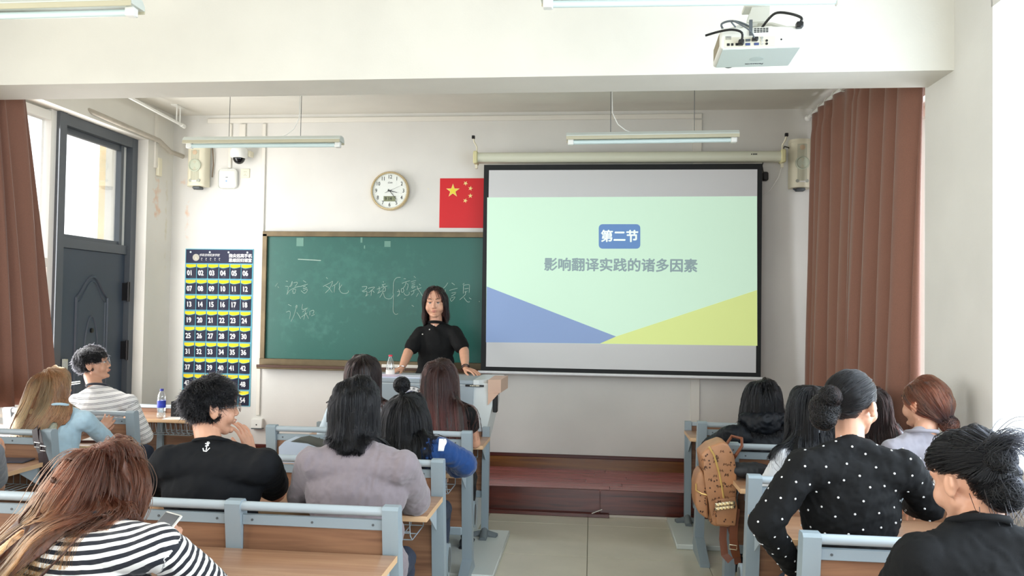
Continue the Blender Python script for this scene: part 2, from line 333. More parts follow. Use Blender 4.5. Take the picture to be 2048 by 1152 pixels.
words = {
 'yuyan': [S1((110,345),(160,275)), S1((165,345),(185,375)), S1((335,232),(375,240)), S1((320,340),(365,340),(385,360),(375,440),(350,520),(400,435)), S1((465,235),(440,310),(405,350),(455,325),(470,240)), S1((490,270),(560,255),(575,280),(520,350)), S1((400,438),(470,395),(560,355),(630,340)), S1((470,430),(490,480),(480,420),(540,405),(520,485),(480,485)), S1((695,222),(755,258)), S1((635,345),(790,295)), S1((690,355),(745,335)), S1((690,392),(775,370)), S1((650,430),(715,485),(760,465),(790,400),(700,430))],
 'wenhua': [S1((1178,152),(1205,185)), S1((1110,345),(1250,275),(1315,240),(1255,380),(1160,480)), S1((1165,335),(1230,370),(1305,470)), S1((1430,235),(1390,290),(1300,345)), S1((1360,325),(1345,470)), S1((1505,310),(1440,405)), S1((1460,265),(1455,400),(1490,470),(1550,492),(1610,485),(1640,460),(1640,430))],
 'renzhi': [S1((380,722),(450,752)), S1((340,885),(390,862),(425,880),(425,950),(408,1025)), S1((555,730),(540,830),(500,960),(440,1080)), S1((530,780),(570,740),(560,800)), S1((560,885),(600,940),(645,1022)), S1((685,715),(672,790),(685,830),(790,795),(720,850),(680,880)), S1((655,990),(780,895)), S1((745,850),(730,950),(708,1035)), S1((745,905),(780,960),(805,1020)), S1((838,870),(835,950)), S1((838,868),(905,842),(920,870),(900,920)), S1((870,962),(935,930))],
 'huanjing': [S2((115,275),(180,268),(195,285),(165,325),(120,345),(150,358),(185,345),(200,380),(175,430),(215,400)), S2((215,300),(305,282),(318,290),(225,372)), S2((270,330),(265,420)), S2((285,335),(318,368)), S2((360,315),(420,295)), S2((395,270),(400,340),(370,385),(440,340)), S2((462,185),(470,205)), S2((440,245),(500,228)), S2((425,285),(530,262)), S2((455,240),(470,280)), S2((465,300),(500,290),(495,345),(455,350),(465,300)), S2((455,355),(440,400),(405,450)), S2((470,370),(480,430),(510,465),(560,475),(600,460),(620,420))],
 'brace': [S2((745,120),(690,125),(650,160),(632,220),(630,300),(625,380),(632,400),(630,520),(625,660),(640,705),(670,728),(705,715))],
 'yujing': [S2((800,142),(835,145)), S2((770,220),(830,195),(900,175)), S2((840,200),(820,260),(780,305)), S2((850,225),(870,235),(868,280),(850,330)), S2((690,355),(740,345)), S2((715,320),(730,380),(690,435),(740,395)), S2((760,310),(790,300),(800,350),(765,365),(760,310)), S2((800,370),(820,405),(850,415),(885,400),(890,360)), S2((965,102),(995,130)), S2((920,192),(1000,172)), S2((930,222),(985,208)), S2((930,250),(985,238)), S2((930,270),(940,300),(990,270),(935,272)), S2((915,355),(1000,320)), S2((960,335),(965,370),(920,415)), S2((1050,228),(1075,250)), S2((1010,315),(1085,292)), S2((1015,260),(1040,320),(1080,380),(1120,450)), S2((1040,380),(1005,438))],
 'xinxi': [S2((1520,210),(1480,270),(1420,322)), S2((1480,320),(1478,370)), S2((1585,212),(1635,245)), S2((1545,335),(1680,298)), S2((1580,380),(1655,365)), S2((1575,430),(1650,385)), S2((1560,465),(1580,515),(1640,440),(1570,460)), S2((1765,240),(1790,215)), S2((1780,245),(1775,320),(1775,385)), S2((1780,250),(1870,240),(1875,300),(1870,370)), S2((1790,310),(1860,300)), S2((1800,345),(1810,400),(1715,490)), S2((1800,370),(1840,345)), S2((1785,450),(1820,500),(1850,525),(1880,520)), S2((1870,455),(1905,478))],
 'dash': [S2((800,478),(830,470)), S2((930,575),(965,600)), S2((2030,510),(2045,520))]}
m_chalk = mat('chalk_line', (205, 218, 208), .9, noise_amt=.3, nscale=400, col2=(120, 160, 148))
for k, ss in words.items():
    b = B()
    for s in ss:
        pts = [at(x, y, 7.1635)-bt.location for x, y in s]
        sm = []
        for i in range(len(pts)-1):                     # rounded hand: Catmull-Rom
            p0, p1, p2, p3 = pts[max(i-1, 0)], pts[i], pts[i+1], pts[min(i+2, len(pts)-1)]
            for t in (0, .33, .66): sm.append(.5*((2*p1)+(-p0+p2)*t+(2*p0-5*p1+4*p2-p3)*t*t+(-p0+3*p1-3*p2+p3)*t**3))
        sm.append(pts[-1]); tube(b, sm, .0023, 4)
    obj('chalk_writing', b, m_chalk, bt)
b = B(); tube(b, [at(596, 518.5, 7.1635)-bt.location, at(642, 521, 7.1635)-bt.location], .0045, 5); obj('chalk_stroke', b, m_chalk, bt)
m_tape = mat('old_tape', (96, 140, 126), .5)
for x, y, w, h in ((600, 484, .07, .08), (775, 488, .06, .055), (729, 494, .012, .03), (723, 480, .02, .05)):
    b = B(); p = at(x, y, 7.163)-bt.location; box(b, (p.x-w/2, p.y, p.z-h/2), (p.x+w/2, p.y+.002, p.z+h/2)); obj('tape_remnant', b, m_tape, bt)
# ---- clock
cl = thing('wall_clock', 'round white wall clock with gold rim and small date display', 'clock', (-1.915, 7.2, 2.775))
m_gold = mat('champagne_gold', (206, 188, 150), .25, metal=.8)
R = .186
b = B(); lathe(b, [(R-.01, 0), (R, .01), (R, .035), (R-.008, .05), (R-.018, .05), (R-.022, .036)], (0, 0, 0), 48, 'y', cap=False); obj('rim', b, m_gold, cl)
b = B(); lathe(b, [(R-.02, .03), (R-.02, .034)], (0, 0, 0), 48, 'y'); obj('dial', b, mat('clock_face', (226, 230, 224), .5), cl)
for h in range(1, 13):
    a = h*PI/6; text('numeral', str(h), .052, (math.sin(a)*.132, -.036, math.cos(a)*.132), m_ink, cl, sx=.8)
b = B()
for k in range(60):
    a = k*PI/30; box(b, (math.sin(a)*.158-.0012, -.0362, math.cos(a)*.158-.0012), (math.sin(a)*.158+.0012, -.035, math.cos(a)*.158+.0012))
obj('minute_track', b, m_ink, cl)['kind'] = 'stuff'
text('dial_script', 'Com', .022, (-.0, -.036, .078), m_ink, cl, shear=.5)
b = B(); box(b, (-.058, -.037, -.1), (.058, -.034, -.05), .001); o = obj('date_display', b, mat('lcd_olive', (128, 134, 104), .3), cl)
text('digits', '9 14', .045, (-.012, -.038, -.076), m_ink, o, sx=.85)
def hand(name, a, l, w, back=.02, m=m_ink, y=-.041):
    b = B(); prism(b, [(-w, -back), (w, -back), (w*.4, l), (-w*.4, l)], 'y', y, y+.0012); o = obj(name, b, m, cl); o.rotation_euler = (0, a, 0)
hand('hour_hand', math.radians(103), .075, .0045); hand('minute_hand', math.radians(140), .115, .0035, y=-.043); hand('second_hand', math.radians(66), .11, .0012, y=-.045, m=m_greyd); hand('alarm_hand', math.radians(248), .05, .003, y=-.039)
# ---- flag poster
fl = thing('flag_poster', 'red paper flag with five yellow stars, partly behind the projection screen', 'flag', (-1.44, 7.2, 2.43))
b = B(); box(b, (0, -.004, 0), (.72, 0, .468)); obj('sheet', b, mat('flag_red', (205, 6, 22), .5), fl)
m_star = mat('star_yellow', (236, 214, 60), .5); m_star2 = mat('star_pale', (240, 214, 140), .5)
def star(cx, cz, r, rot, name='star', m=m_star, y=-.006, q=.39):
    b = B(); pts = []
    for k in range(10):
        a = rot+k*PI/5; rr = r if k % 2 == 0 else r*q
        pts.append((cx+rr*math.sin(a), cz+rr*math.cos(a)))
    prism(b, pts, 'y', y, y+.001); obj(name, b, m, fl)
star(.125, .35, .068, 0, m=m_star2); star(.125, .35, .055, 0, m=m_star, y=-.0072)
for x, z, r in ((.245, .42, .55), (.292, .372, .2), (.292, .302, 0), (.245, .256, .35)): star(x, z, .024, r, m=m_star2)
# ---- projection screen
sc = thing('projection_screen', 'pulled down white projection screen with black border showing a pale green slide', 'screen', (.24, 7.0, 1.1))
m_scr = mat('screen_fabric', (196, 197, 196), .8, emis=((196, 198, 204), .12)); m_bord = mat('screen_black_border', (14, 18, 20), .7)
X0, X1, Z0, Z1 = -.995-.24, 1.478-.24, .012, 1.888
b = B(); box(b, (X0, 0, Z0), (X1, .003, Z1)); obj('border', b, m_bord, sc)
b = B(); box(b, (-.948-.24, -.002, .05), (1.436-.24, 0, 1.838)); obj('screen_surface', b, m_scr, sc)
def slab(name, pts, y, m, par):
    b = B(); prism(b, [(at(px, py, 7.0).x-.24, at(px, py, 7.0).z-1.1) for px, py in pts], 'y', y-.0006, y); return obj(name, b, m, par, smooth=None)
def em(name, c, s=.42): return mat(name, tuple(v*.8 for v in c), .8, emis=(c, s))
sl = slab('slide', [(974.5, 395), (1514, 392.5), (1514.5, 691.5), (972, 684.5)], -.0026, em('slide_mint', (208, 240, 216)), sc)
slab('slide_blue_corner', [(973.5, 573), (1232, 673), (1200, 687), (972, 684.5)], -.0036, em('slide_blue', (142, 166, 208), .36), sl)
slab('slide_lime_corner', [(1514, 580), (1232, 673), (1200, 687), (1514.5, 691.5)], -.0042, em('slide_lime', (218, 232, 150)), sl)
rr = []
for cx, cy, a0 in ((1205, 456, 180), (1273, 456, 270), (1273, 490, 0), (1205, 490, 90)):
    for k in range(5): a = math.radians(a0+k*22.5); rr.append((cx+7.5*math.cos(a), cy+7.5*math.sin(a)))
slab('slide_badge', rr, -.0042, em('slide_badge_blue', (110, 150, 205), .35), sl)
def st(s, x, y, size, m, **k):
    p = at(x, y, 7.0); text('slide_text', s, size, (p.x-.24, -.0052, p.z-1.1), m, sl, ext=.0003, **k)
m_st1 = em('slide_text_white', (235, 250, 240), .5); m_st2 = em('slide_text_grey', (150, 172, 176), .34)
st('第二节', 1239, 474, .112, m_st1, bold=.0035); st('影响翻译实践的诸多因素', 1240, 532, .124, m_st2, bold=.0035)
m_case = mat('screen_case', (214, 216, 196), .4)
b = B(); r_ = []
for k in range(9): a = PI*.5+PI*k/8; r_.append((.0+.035*math.cos(a), 1.955+.045*math.sin(a)))
prism(b, [(y, z) for y, z in r_]+[(.06, 1.91), (.06, 2.0)], 'x', -1.3, 1.41); obj('roller_case', b, m_case, sc)
for x in (-1.32, 1.405):
    b = B(); box(b, (x-.012, -.045, 1.895), (x+.028, .075, 2.01), .008); obj('end_cap', b, mat('cap_yellowed', (214, 208, 160), .45), sc)
    b = B(); tube(b, [(x+.01, .03, 2.0), (x+.012, .03, 2.06), (x+(.03 if x > 0 else -.01), 0, 2.1), (x+(.035 if x > 0 else -.015), -.01, 2.13)], .008, 6); box(b, (x+.0, .02, 1.86), (x+.02, .05, 1.9)); obj('bracket', b, m_cream, sc)
    b = B(); xx = x+(.036 if x > 0 else -.016); box(b, (xx-.014, -.024, 2.125), (xx+.014, .004, 2.155), .003); obj('knob', b, m_black, sc)
b = B(); tube(b, [(-1.26, .0, .0), (1.25, 0, .0)], .014, 10); obj('bottom_bar', b, mat('bar_white', (226, 228, 230), .35), sc)
text('case_lettering', '● ■■■', .014, (1.16, -.0365, 1.965), m_ink, sc)
b = B(); tube(b, [(1.41, 0, 2.0), (1.45, .1, 2.06), (1.5, .15, 2.06), (1.56, .16, 1.95), (1.6, .17, 1.88)], .006, 6); tube(b, [(1.36, .05, 2.0), (1.3, .12, 2.02), (1.27, .16, 1.9), (1.29, .17, 1.8)], .005, 6); obj('power_cable', b, m_black, sc)
b = B(); tube(b, [(1.42, .02, 1.9), (1.4, .1, 1.78), (1.33, .15, 1.66), (1.27, .17, 1.62)], .004, 6); obj('thin_cable', b, m_white, sc)
b = B(); box(b, (1.27, .12, 1.76), (1.32, .18, 1.84), .01); obj('plug', b, m_black, sc)
# ---- loudspeakers
def speaker(name, label, x, z0, z1, w, front=-.16):
    t = thing(name, label, 'speaker', (x, 7.2, z0)); h = z1-z0
    b = B(); pr = []
    for k in range(13): a = PI+PI*k/12; pr.append((w/2*math.cos(a), -.09+.055*math.sin(a)))
    prism(b, pr+[(w/2, -.02), (-w/2, -.02)], 'z', 0.02, h-.02); obj('cabinet', b, m_cream, t, smooth=50)
    for z, nm in ((h-.025, 'top_cap'), (0, 'bottom_cap')):
        b = B(); prism(b, [(p[0]*1.03, p[1]*1.03) for p in pr]+[(w/2, -.02), (-w/2, -.02)], 'z', z, z+.025); obj(nm, b, m_cream, t, smooth=50)
    m_gr = mat('speaker_grille', (206, 204, 180), .7, noise_amt=.15, nscale=60, stretch=(6, 1, .1))
    b = B(); pg = [(p[0]*.84, p[1]*.0-.092+.056*math.sin(PI+PI*k/12)*1.0) for k, p in enumerate(pr)]
    prism(b, pg, 'z', .05, h-.045); obj('grille', b, m_gr, t, smooth=50)
    b = B(); lathe(b, [(w*.33, 0), (w*.33, .008), (w*.28, .012), (w*.24, .004), (.01, .006)], (0, -.142, h*.5), 28, 'y'); o = obj('woofer_ring', b, mat('speaker_ring', (190, 196, 176), .6), t)
    b = B(); lathe(b, [(w*.12, 0), (w*.12, .006), (.01, .009)], (0, -.144, h*.82), 20, 'y'); obj('tweeter', b, mat('speaker_ring2', (205, 180, 150), .6), t)
    for dx in (-w*.22, w*.22):
        b = B(); lathe(b, [(w*.08, 0), (w*.08, .008), (.004, .008)], (dx, -.137, h*.13), 16, 'y'); obj('port', b, mat('speaker_port', (168, 170, 158), .6), t)
    b = B(); box(b, (-.025, -.152, h*.1), (.025, -.142, h*.13)); obj('badge', b, m_white, t)
    b = B(); tube(b, [(-w*.3, -.06, 0), (-w*.2, -.07, -.02), (w*.15, -.07, -.02)], .009, 6); box(b, (-w*.2, -.11, -.025), (w*.2, -.03, 0), .006); obj('bracket', b, m_greyd, t)
    b = B(); box(b, (-.04, -.03, .1), (.04, -.001, h-.1)); obj('wall_plate', b, m_greyd, t)
    return t
speaker('wall_speaker', 'cream wall loudspeaker beside the brown curtain', 1.835, 2.79, 3.22, .185)
s2 = speaker('wall_speaker', 'cream wall loudspeaker under the left hanging lamp near the corner', -3.80, 2.81, 3.2, .185)
s2.rotation_euler = (0, 0, .0)
b = B(); tube(b, [(.11, -.02, .4), (.125, -.03, .3), (.125, -.02, .22), (.115, -.02, .1)], .005, 6); obj('cable', b, mat('cable_tan', (120, 100, 80), .6), s2)
# ---- access point, camera, sockets
ap = thing('wifi_access_point', 'white rounded square wifi access point with small blue light', 'router', (-3.525, 7.2, 2.895))
b = B(); vs = box(b, (-.095, -.04, -.095), (.095, -.001, .095), .035, seg=5); obj('shell', b, m_white, ap, smooth=60)
b = B(); lathe(b, [(.008, 0), (.008, .002)], (-.005, -.041, -.025), 12, 'y'); obj('status_light', b, mat('led_blue', (90, 110, 255), .4, emis=((90, 120, 255), 1.5)), ap)
text('wordmark', '■■■', .009, (-.002, -.041, .012), m_greyd, ap)
cd = thing('dome_camera', 'white dome security camera with black lens bubble beneath the left lamp', 'camera', (-3.37, 7.2, 3.12))
b = B(); lathe(b, [(.03, .06), (.07, .05), (.082, .02), (.08, -.03), (.066, -.045)], (0, -.12, 0), 28); box(b, (-.04, -.1, .0), (.04, -.002, .05), .004); obj('housing', b, m_white, cd, smooth=50)
b = B(); bmesh.ops.create_uvsphere(b, u_segments=24, v_segments=12, radius=.056, matrix=Matrix.Translation((0, -.12, -.045))); obj('lens_dome', b, mat('smoked_dome', (12, 12, 16), .05), cd, smooth=180)
b = B(); box(b, (.075, -.1, -.02), (.1, -.02, .03)); obj('junction_box', b, m_cream, cd)
def socket(label, x, z, parent=None):
    t = thing('wall_socket', label, 'socket', (x, 7.2, z)); b = B(); box(b, (-.043, -.009, -.043), (.043, 0, .043), .002); obj('plate', b, m_cream, t)
    for dx, dz, w, h in ((-.008, .016, .002, .007), (.008, .016, .002, .007), (-.009, -.018, .002, .006), (.009, -.018, .002, .006), (0, -.01, .002, .006)):
        b = B(); box(b, (dx-w, -.0095, dz-h/2), (dx+w, -.0088, dz+h/2)); obj('hole', b, m_black, t)
    return t
socket('square white wall socket between the access point and the dome camera', -3.357, 2.95); s3 = thing('junction_socket', 'small white surface-mounted socket box low on the wall under the chalkboard corner', 'socket', (-3.17, 7.2, .545))
b = B(); box(b, (-.055, -.045, -.045), (.055, 0, .045), .004); obj('box_body', b, m_white, s3); b = B(); box(b, (-.05, -.05, -.052), (.06, -.01, -.045)); obj('painted_shadow_strip', b, m_greyd, s3)  # solid dark strip stands in for the shade under the socket box
b = B(); lathe(b, [(.006, 0), (.006, .003)], (0, -.045, -.01), 10, 'y'); obj('button', b, m_black, s3)
# ---- phone pocket chart
pc = thing('phone_pocket_chart', 'navy hanging chart of numbered phone pockets with yellow rims', 'pocket chart', (-3.6, 7.2, .7))
m_navy = mat('chart_navy', (34, 38, 66), .7, bump=.1, bscale=400); m_teal = mat('chart_piping', (96, 170, 190), .6); m_yel = mat('pocket_yellow', (244, 212, 20), .6); m_in = mat('pocket_navy', (26, 30, 56), .55, bump=.1, bscale=400)
b = B(); box(b, (-.345, -.006, 0), (.345, -.001, 1.515)); obj('backing', b, m_teal, pc); b = B(); box(b, (-.337, -.009, 1.375), (.337, -.005, 1.507)); hd = obj('header', b, m_navy, pc)
for x in (-.29, -.095, .095, .285):
    b = B(); lathe(b, [(.009, 0), (.009, .003)], (x, -.009, 1.482), 14, 'y'); obj('eyelet', b, mat('eyelet', (210, 225, 230), .4), pc)
b = B(); lathe(b, [(.034, 0), (.034, .0015)], (-.235, -.009, 1.43), 24, 'y'); lo = obj('crest', b, mat('crest_grey', (205, 202, 190), .6), pc)
b = B()
for r in (.03, .02): 
    pts = [(-.235+r*math.cos(a), -.0108, 1.43+r*math.sin(a)) for a in [2*PI*k/20 for k in range(21)]]; tube(b, pts, .0012, 4)
tube(b, [(-.25, -.011, 1.425), (-.235, -.011, 1.445), (-.22, -.011, 1.425)], .0015, 4); obj('crest_lines', b, mat('crest_brown', (120, 110, 90), .6), lo)
text('header_script', '呼和浩特民族学院', .028, (-.1, -.0095, 1.452), m_wtext, pc, shear=.35, sx=.92)
b = B()
for k in range(5):
    x = -.18+k*.045; tube(b, [(x, -.0098, 1.425), (x+.008, -.0098, 1.417), (x-.002, -.0098, 1.41), (x+.008, -.0098, 1.4)], .002, 4); tube(b, [(x-.004, -.0098, 1.424), (x+.012, -.0098, 1.424)], .0015, 4)
obj('vertical_script', b, m_wtext, pc)
text('header_text', '指尖远离手机', .039, (.215, -.0095, 1.447), m_wtext, pc, bold=.0012); text('header_text', '思维回归课堂', .039, (.215, -.0095, 1.403), m_wtext, pc, bold=.0012)
prow = .1522; pcol = .1125
def pocket_mesh():
    b = B(); n = 10; w = .104; h = .112
    top = []; bot = []
    for k in range(n+1):
        t = k/n; x = -w/2+w*t; bul = math.sin(PI*t); top.append(((x, -.01-.022*bul, h-.012*bul))); bot.append((x, -.010-.005*bul, 0))
    tv = [b.verts.new(p) for p in top]; bv = [b.verts.new(p) for p in bot]
    for k in range(n): b.faces.new((bv[k], bv[k+1], tv[k+1], tv[k]))
    bk = [b.verts.new((p[0], p[1]+.002, p[2])) for p in top]
    for k in range(n): b.faces.new((tv[k], tv[k+1], bk[k+1], bk[k]))
    return fin(b, 60)
def rim_mesh(y0, dz, thick, yy):
    b = B(); n = 12; w = .1
    up = [(-w/2+w*k/n, yy, .112+y0) for k in range(n+1)]; dn = [(-w/2+w*k/n, yy-.021*math.sin(PI*k/n), .112-.013*math.sin(PI*k/n)+dz) for k in range(n+1)]
    uv = [b.verts.new(p) for p in up]; dv = [b.verts.new(p) for p in dn]
    for k in range(n): b.faces.new((dv[k], dv[k+1], uv[k+1], uv[k]))
    return fin(b, 60)
pm = pocket_mesh(); pm.materials.append(m_in); ym = rim_mesh(.024, .002, 0, -.0115); ym.materials.append(m_yel)
b = B(); tube(b, [(-.052+.104*k/12, -.012-.022*math.sin(PI*k/12), .112-.012*math.sin(PI*k/12)) for k in range(13)], .003, 5); tb = fin(b, 60); tb.materials.append(m_teal)
m_dig = mat('pocket_digits', (238, 238, 240), .5)
for i in range(54):
    r, c = divmod(i, 6); x = -.2815+c*pcol; z = 1.375-prow*(r+1)+.004
    p = obj('pocket', pm, None, pc, loc=(x, 0, z)); obj('yellow_rim', ym, None, p); obj('piping', tb, None, p)
    me = textmesh('%02d' % (i+1), .068, .0006, .0022, sx=.8); me2 = me.copy(); me2.materials.append(m_dig)
    for v in me2.vertices:                                     # wraps over the bulge of the pocket
        v.co.y += -.0185-.0165*((v.co.z+.05)/.11)
    obj('number', me2, None, p, loc=(-.004, 0, .05))
# ---- hanging fluorescent lamps
m_tube = mat('lamp_tube', (205, 222, 220), .3); m_lamp = mat('lamp_housing', (206, 212, 204), .4); m_lampb = mat('lamp_housing_beige', (188, 182, 156), .45)
def lamp(label, x0, y, z, wires, L=1.18, tilt=0.):
    t = thing('hanging_lamp', label, 'lamp', (x0+L/2, y, z), 0, 'unlit fluorescent lamps hanging from the ceiling'); t.rotation_euler = (0, tilt, 0)
    b = B(); prism(b, [(-.05, 0), (-.05, .018), (-.03, .04), (.03, .04), (.05, .018), (.05, 0)], 'x', -L/2, L/2); obj('housing', b, m_lamp, t)
    b = B(); box(b, (-L/2, -.054, -.012), (L/2, -.048, .012), .002); box(b, (-L/2, .048, -.012), (L/2, .054, .012), .002); obj('reflector_lip', b, m_lampb, t)
    b = B(); tube(b, [(-L/2+.03, 0, -.022), (L/2-.03, 0, -.022)], .015, 12); obj('tube', b, m_tube, t, smooth=60)
    for s in (-1, 1): b = B(); box(b, (s*(L/2-.03)-.02, -.02, -.04), (s*(L/2-.03)+.02, .02, 0), .004); obj('lamp_holder', b, m_white, t)
    for dx in wires:
        b = B(); tube(b, [(dx, 0, .04), (dx+.003, 0, CEIL-z)], .0022, 5); obj('chain', b, m_greyd, t)
    b = B(); dx = wires[1] if label.find('chart') >= 0 else wires[0]
    sg = -1 if label.find('chart') >= 0 else 1
    tube(b, [(dx+sg*.14, 0, .042), (dx+sg*.1, 0, .06), (dx+sg*.05, 0, .1), (dx+sg*.012, 0, .18), (dx+sg*.004, 0, CEIL-z)], .0035, 6); obj('power_cord', b, m_white, t)
    return t
lamp('unlit fluorescent lamp hanging between the pocket chart corner and the wall clock', -2.98, 5.4, 2.86, (-.26, .28)); lamp('unlit fluorescent lamp hanging above the projection screen', -.19, 5.4, 2.872, (-.28, .29), L=1.17, tilt=-.008)
lamp('fluorescent lamp above the beam, cut by the top edge over the blackboard', -3.16, 3.1, 2.945, (-.3, .3), L=1.22); lamp('fluorescent lamp cut by the top edge beside the projector mount', -.22, 3.1, 2.93, (-.3, .3), L=1.2, tilt=.012)
# ---- projector
pj = thing('projector', 'white ceiling projector seen from behind and below with cables plugged in', 'projector', (.7, 3.43, 2.79), -.04)
m_pj = mat('projector_shell', (222, 222, 214), .4); m_pjb = mat('projector_underside', (196, 206, 200), .4)
b = B(); box(b, (-.172, -.13, 0), (.165, .14, .088), .012, seg=3); obj('shell', b, m_pj, pj, smooth=50)
b = B(); box(b, (-.16, -.118, -.002), (.153, .128, .004)); obj('underside_cover', b, m_pjb, pj)
b = B(); lathe(b, [(.035, 0), (.035, .03), (.027, .034)], (-.1, .135, .04), 24, 'y', Matrix.Rotation(PI, 3, 'Z')); obj('lens', b, m_black, pj)
b = B()
for k in range(14): box(b, (-.1735, -.1+k*.015, .02), (-.171, -.092+k*.015, .07))
obj('side_vent', b, mat('vent_tan', (150, 140, 118), .7), pj)['kind'] = 'stuff'
b = B(); box(b, (-.155, -.1315, .004), (.05, -.129, .045)); cp = obj('connector_panel', b, mat('panel_cream', (206, 202, 184), .5), pj)
b = B()
for k in range(5):
    for r in range(3): box(b, (-.035+k*.012, -.1322, .062+r*.007), (-.0255+k*.012, -.130, .066+r*.007))
obj('rear_vent', b, m_black, pj)['kind'] = 'stuff'
b = B(); [box(b, (-.15+k*.004, -.132, .035), (-.1485+k*.004, -.130, .05)) for k in range(6)]; obj('speaker_slots', b, m_greyd, pj)['kind'] = 'stuff'
for x, w, z, m, n in ((-.145, .012, .014, m_black, 'usb_port'), (-.128, .01, .014, m_black, 'usb_port'), (-.11, .014, .014, m_black, 'network_port'), (-.07, .02, .013, mat('vga_blue', (60, 75, 120), .5), 'vga_port'), (-.035, .02, .013, MATS.get('vga_blue'), 'vga_port'), (-.07, .02, .03, m_greyd, 'vga_port')):
    b = B(); box(b, (x, -.1335, z-.005), (x+w, -.131, z+.006), .001); obj(n, b, m or MATS['vga_blue'], pj)
for x, z in ((-.003, .013), (-.003, .026), (-.003, .038), (.016, .013), (.016, .026)):
    b = B(); lathe(b, [(.005, 0), (.005, .004), (.002, .004)], (x, -.131, z), 12, 'y'); obj('audio_jack', b, m_black if x > 0 else m_chrome, pj)
b = B(); lathe(b, [(.004, 0), (.004, .002)], (.075, -.129, .03), 10, 'y'); obj('lock_slot', b, m_black, pj)
me = textmesh('Panasonic', .02, .0003, .0003).copy(); me.materials.append(m_greyd); o = obj('wordmark', me, None, pj, loc=(.0, .085, -.0026), rot=(PI/2, 0, PI))
b = B(); lathe(b, [(.03, 0), (.03, .0006)], (.0, .02, -.0028), 24); obj('round_label', b, mat('label_grey', (180, 192, 186), .5), pj)
# mount
m_mt = mat('mount_white', (214, 214, 204), .4)
b = B(); tube(b, [(.0, .0, .2), (0, 0, CEIL-2.79)], .025, 14); obj('pole', b, m_mt, pj)
b = B(); box(b, (-.06, -.05, .205), (.045, .05, .222), .003); prism(b, [(-.05, .14), (.04, .14), (.045, .205), (-.03, .205)], 'y', -.04, -.034); prism(b, [(-.05, .14), (.04, .14), (.045, .205), (-.03, .205)], 'y', .034, .04); obj('mount_box', b, m_mt, pj)
b = B()
for a in ((-.13, -.1), (.1, -.1), (.1, .1), (-.13, .1)): tube(b, [(0, 0, .14), (a[0]*.5, a[1]*.6, .12), (a[0], a[1], .088)], .008, 5)
obj('mount_arm', b, m_mt, pj)
b = B(); box(b, (-.055, -.137, .05), (-.042, -.128, .115)); obj('hanging_bracket', b, m_greyd, pj)
def cable(pts, r, m, name='cable'):
    b = B(); sm = []; P_ = [Vector(p) for p in pts]
    for i in range(len(P_)-1):
        p0, p1, p2, p3 = P_[max(i-1, 0)], P_[i], P_[i+1], P_[min(i+2, len(P_)-1)]
        for t in (0, .25, .5, .75): sm.append(.5*((2*p1)+(-p0+p2)*t+(2*p0-5*p1+4*p2-p3)*t*t+(-p0+3*p1-3*p2+p3)*t**3))
    tube(b, sm+[P_[-1]], r, 7); return obj(name, b, m, pj)
cable([(-.088, -.15, .02), (-.09, -.17, .05), (-.13, -.18, .06), (-.18, -.17, .058), (-.235, -.15, .05)], .005, m_black)
cable([(-.035, -.15, .03), (-.06, -.17, .06), (-.12, -.17, .098), (-.13, -.15, .104), (-.11, -.13, .088)], .0033, m_greyd)
cable([(-.155, -.1, .088), (-.165, -.11, .11), (-.13, -.11, .122), (-.08, -.09, .12), (-.02, -.06, .1)], .0045, m_greyd)
cable([(.0, -.05, .095), (.03, -.1, .13), (.06, -.12, .146), (.11, -.14, .132), (.15, -.15, .11), (.145, -.15, .09)], .0055, m_black)
b = B(); box(b, (.13, -.16, .07), (.158, -.13, .094), .004); obj('power_plug', b, m_black, pj); b = B(); box(b, (-.1, -.16, .008), (-.078, -.13, .028), .003); obj('video_plug', b, m_black, pj); b = B(); box(b, (-.045, -.155, .024), (-.02, -.13, .038), .003); obj('video_plug', b, m_black, pj)
# ---- curtain rods, pipes
b = B(); tube(b, [(1.9, 4.62, 3.42), (1.9, 7.12, 3.42)], .016, 12); rd = thing('curtain_rod', 'white curtain rod high on the window side wall', 'curtain rod', (0, 0, 0)); obj('pole', b, m_white, rd)
b = B(); bmesh.ops.create_uvsphere(b, u_segments=14, v_segments=8, radius=.03, matrix=Matrix.Translation((1.9, 7.13, 3.42))); obj('finial', b, m_white, rd, smooth=180)
for k in range(12):
    y = 4.75+k*.2; b = B(); tube(b, [(1.9+.026*math.cos(a), y, 3.415+.03*math.sin(a)) for a in [2*PI*j/12 for j in range(13)]], .005, 5); obj('ring', b, m_white, rd)
b = B(); tube(b, [(-3.86, 4.62, 3.46), (-3.86, 6.9, 3.36)], .013, 10); rd2 = thing('curtain_rod', 'thin white rod near the ceiling above the grey door', 'curtain rod', (0, 0, 0)); obj('pole', b, m_white, rd2)
b = B(); tube(b, [(-3.86, 6.9, 3.36), (-3.86, 6.96, 3.355)], .02, 10); obj('finial', b, m_white, rd2)
b = B(); tube(b, [(-3.86, 6.82, 3.36), (-3.86, 6.82, CEIL)], .006, 6); tube(b, [(-3.86, 6.88, 3.36), (-3.86, 6.88, CEIL)], .006, 6); box(b, (-3.89, 6.77, CEIL-.008), (-3.83, 6.92, CEIL)); obj('hanger', b, m_white, rd2)
p0, p1, p2, p3, p4, p5 = at(150, 203, 5.85), at(158, 213, 5.85), at(185, 224, 5.95), at(318, 281, 6.85), at(340, 303, 7.0), at(366, 313, 7.15)
pi_ = thing('wall_pipe', 'grey painted pipe running above the door to the corner', 'pipe', (0, 0, 0)); b = B(); tube(b, [p0, p1, p2, p3, p4, p5], .022, 12); obj('tube', b, mat('pipe_paint', (178, 170, 156), .45, noise_amt=.1, nscale=9), pi_, smooth=60)
b = B(); box(b, (XL, 6.9, 2.88), (XL+.03, 6.96, 3.05), .003); obj('wall_clip', b, m_cream, pi_)
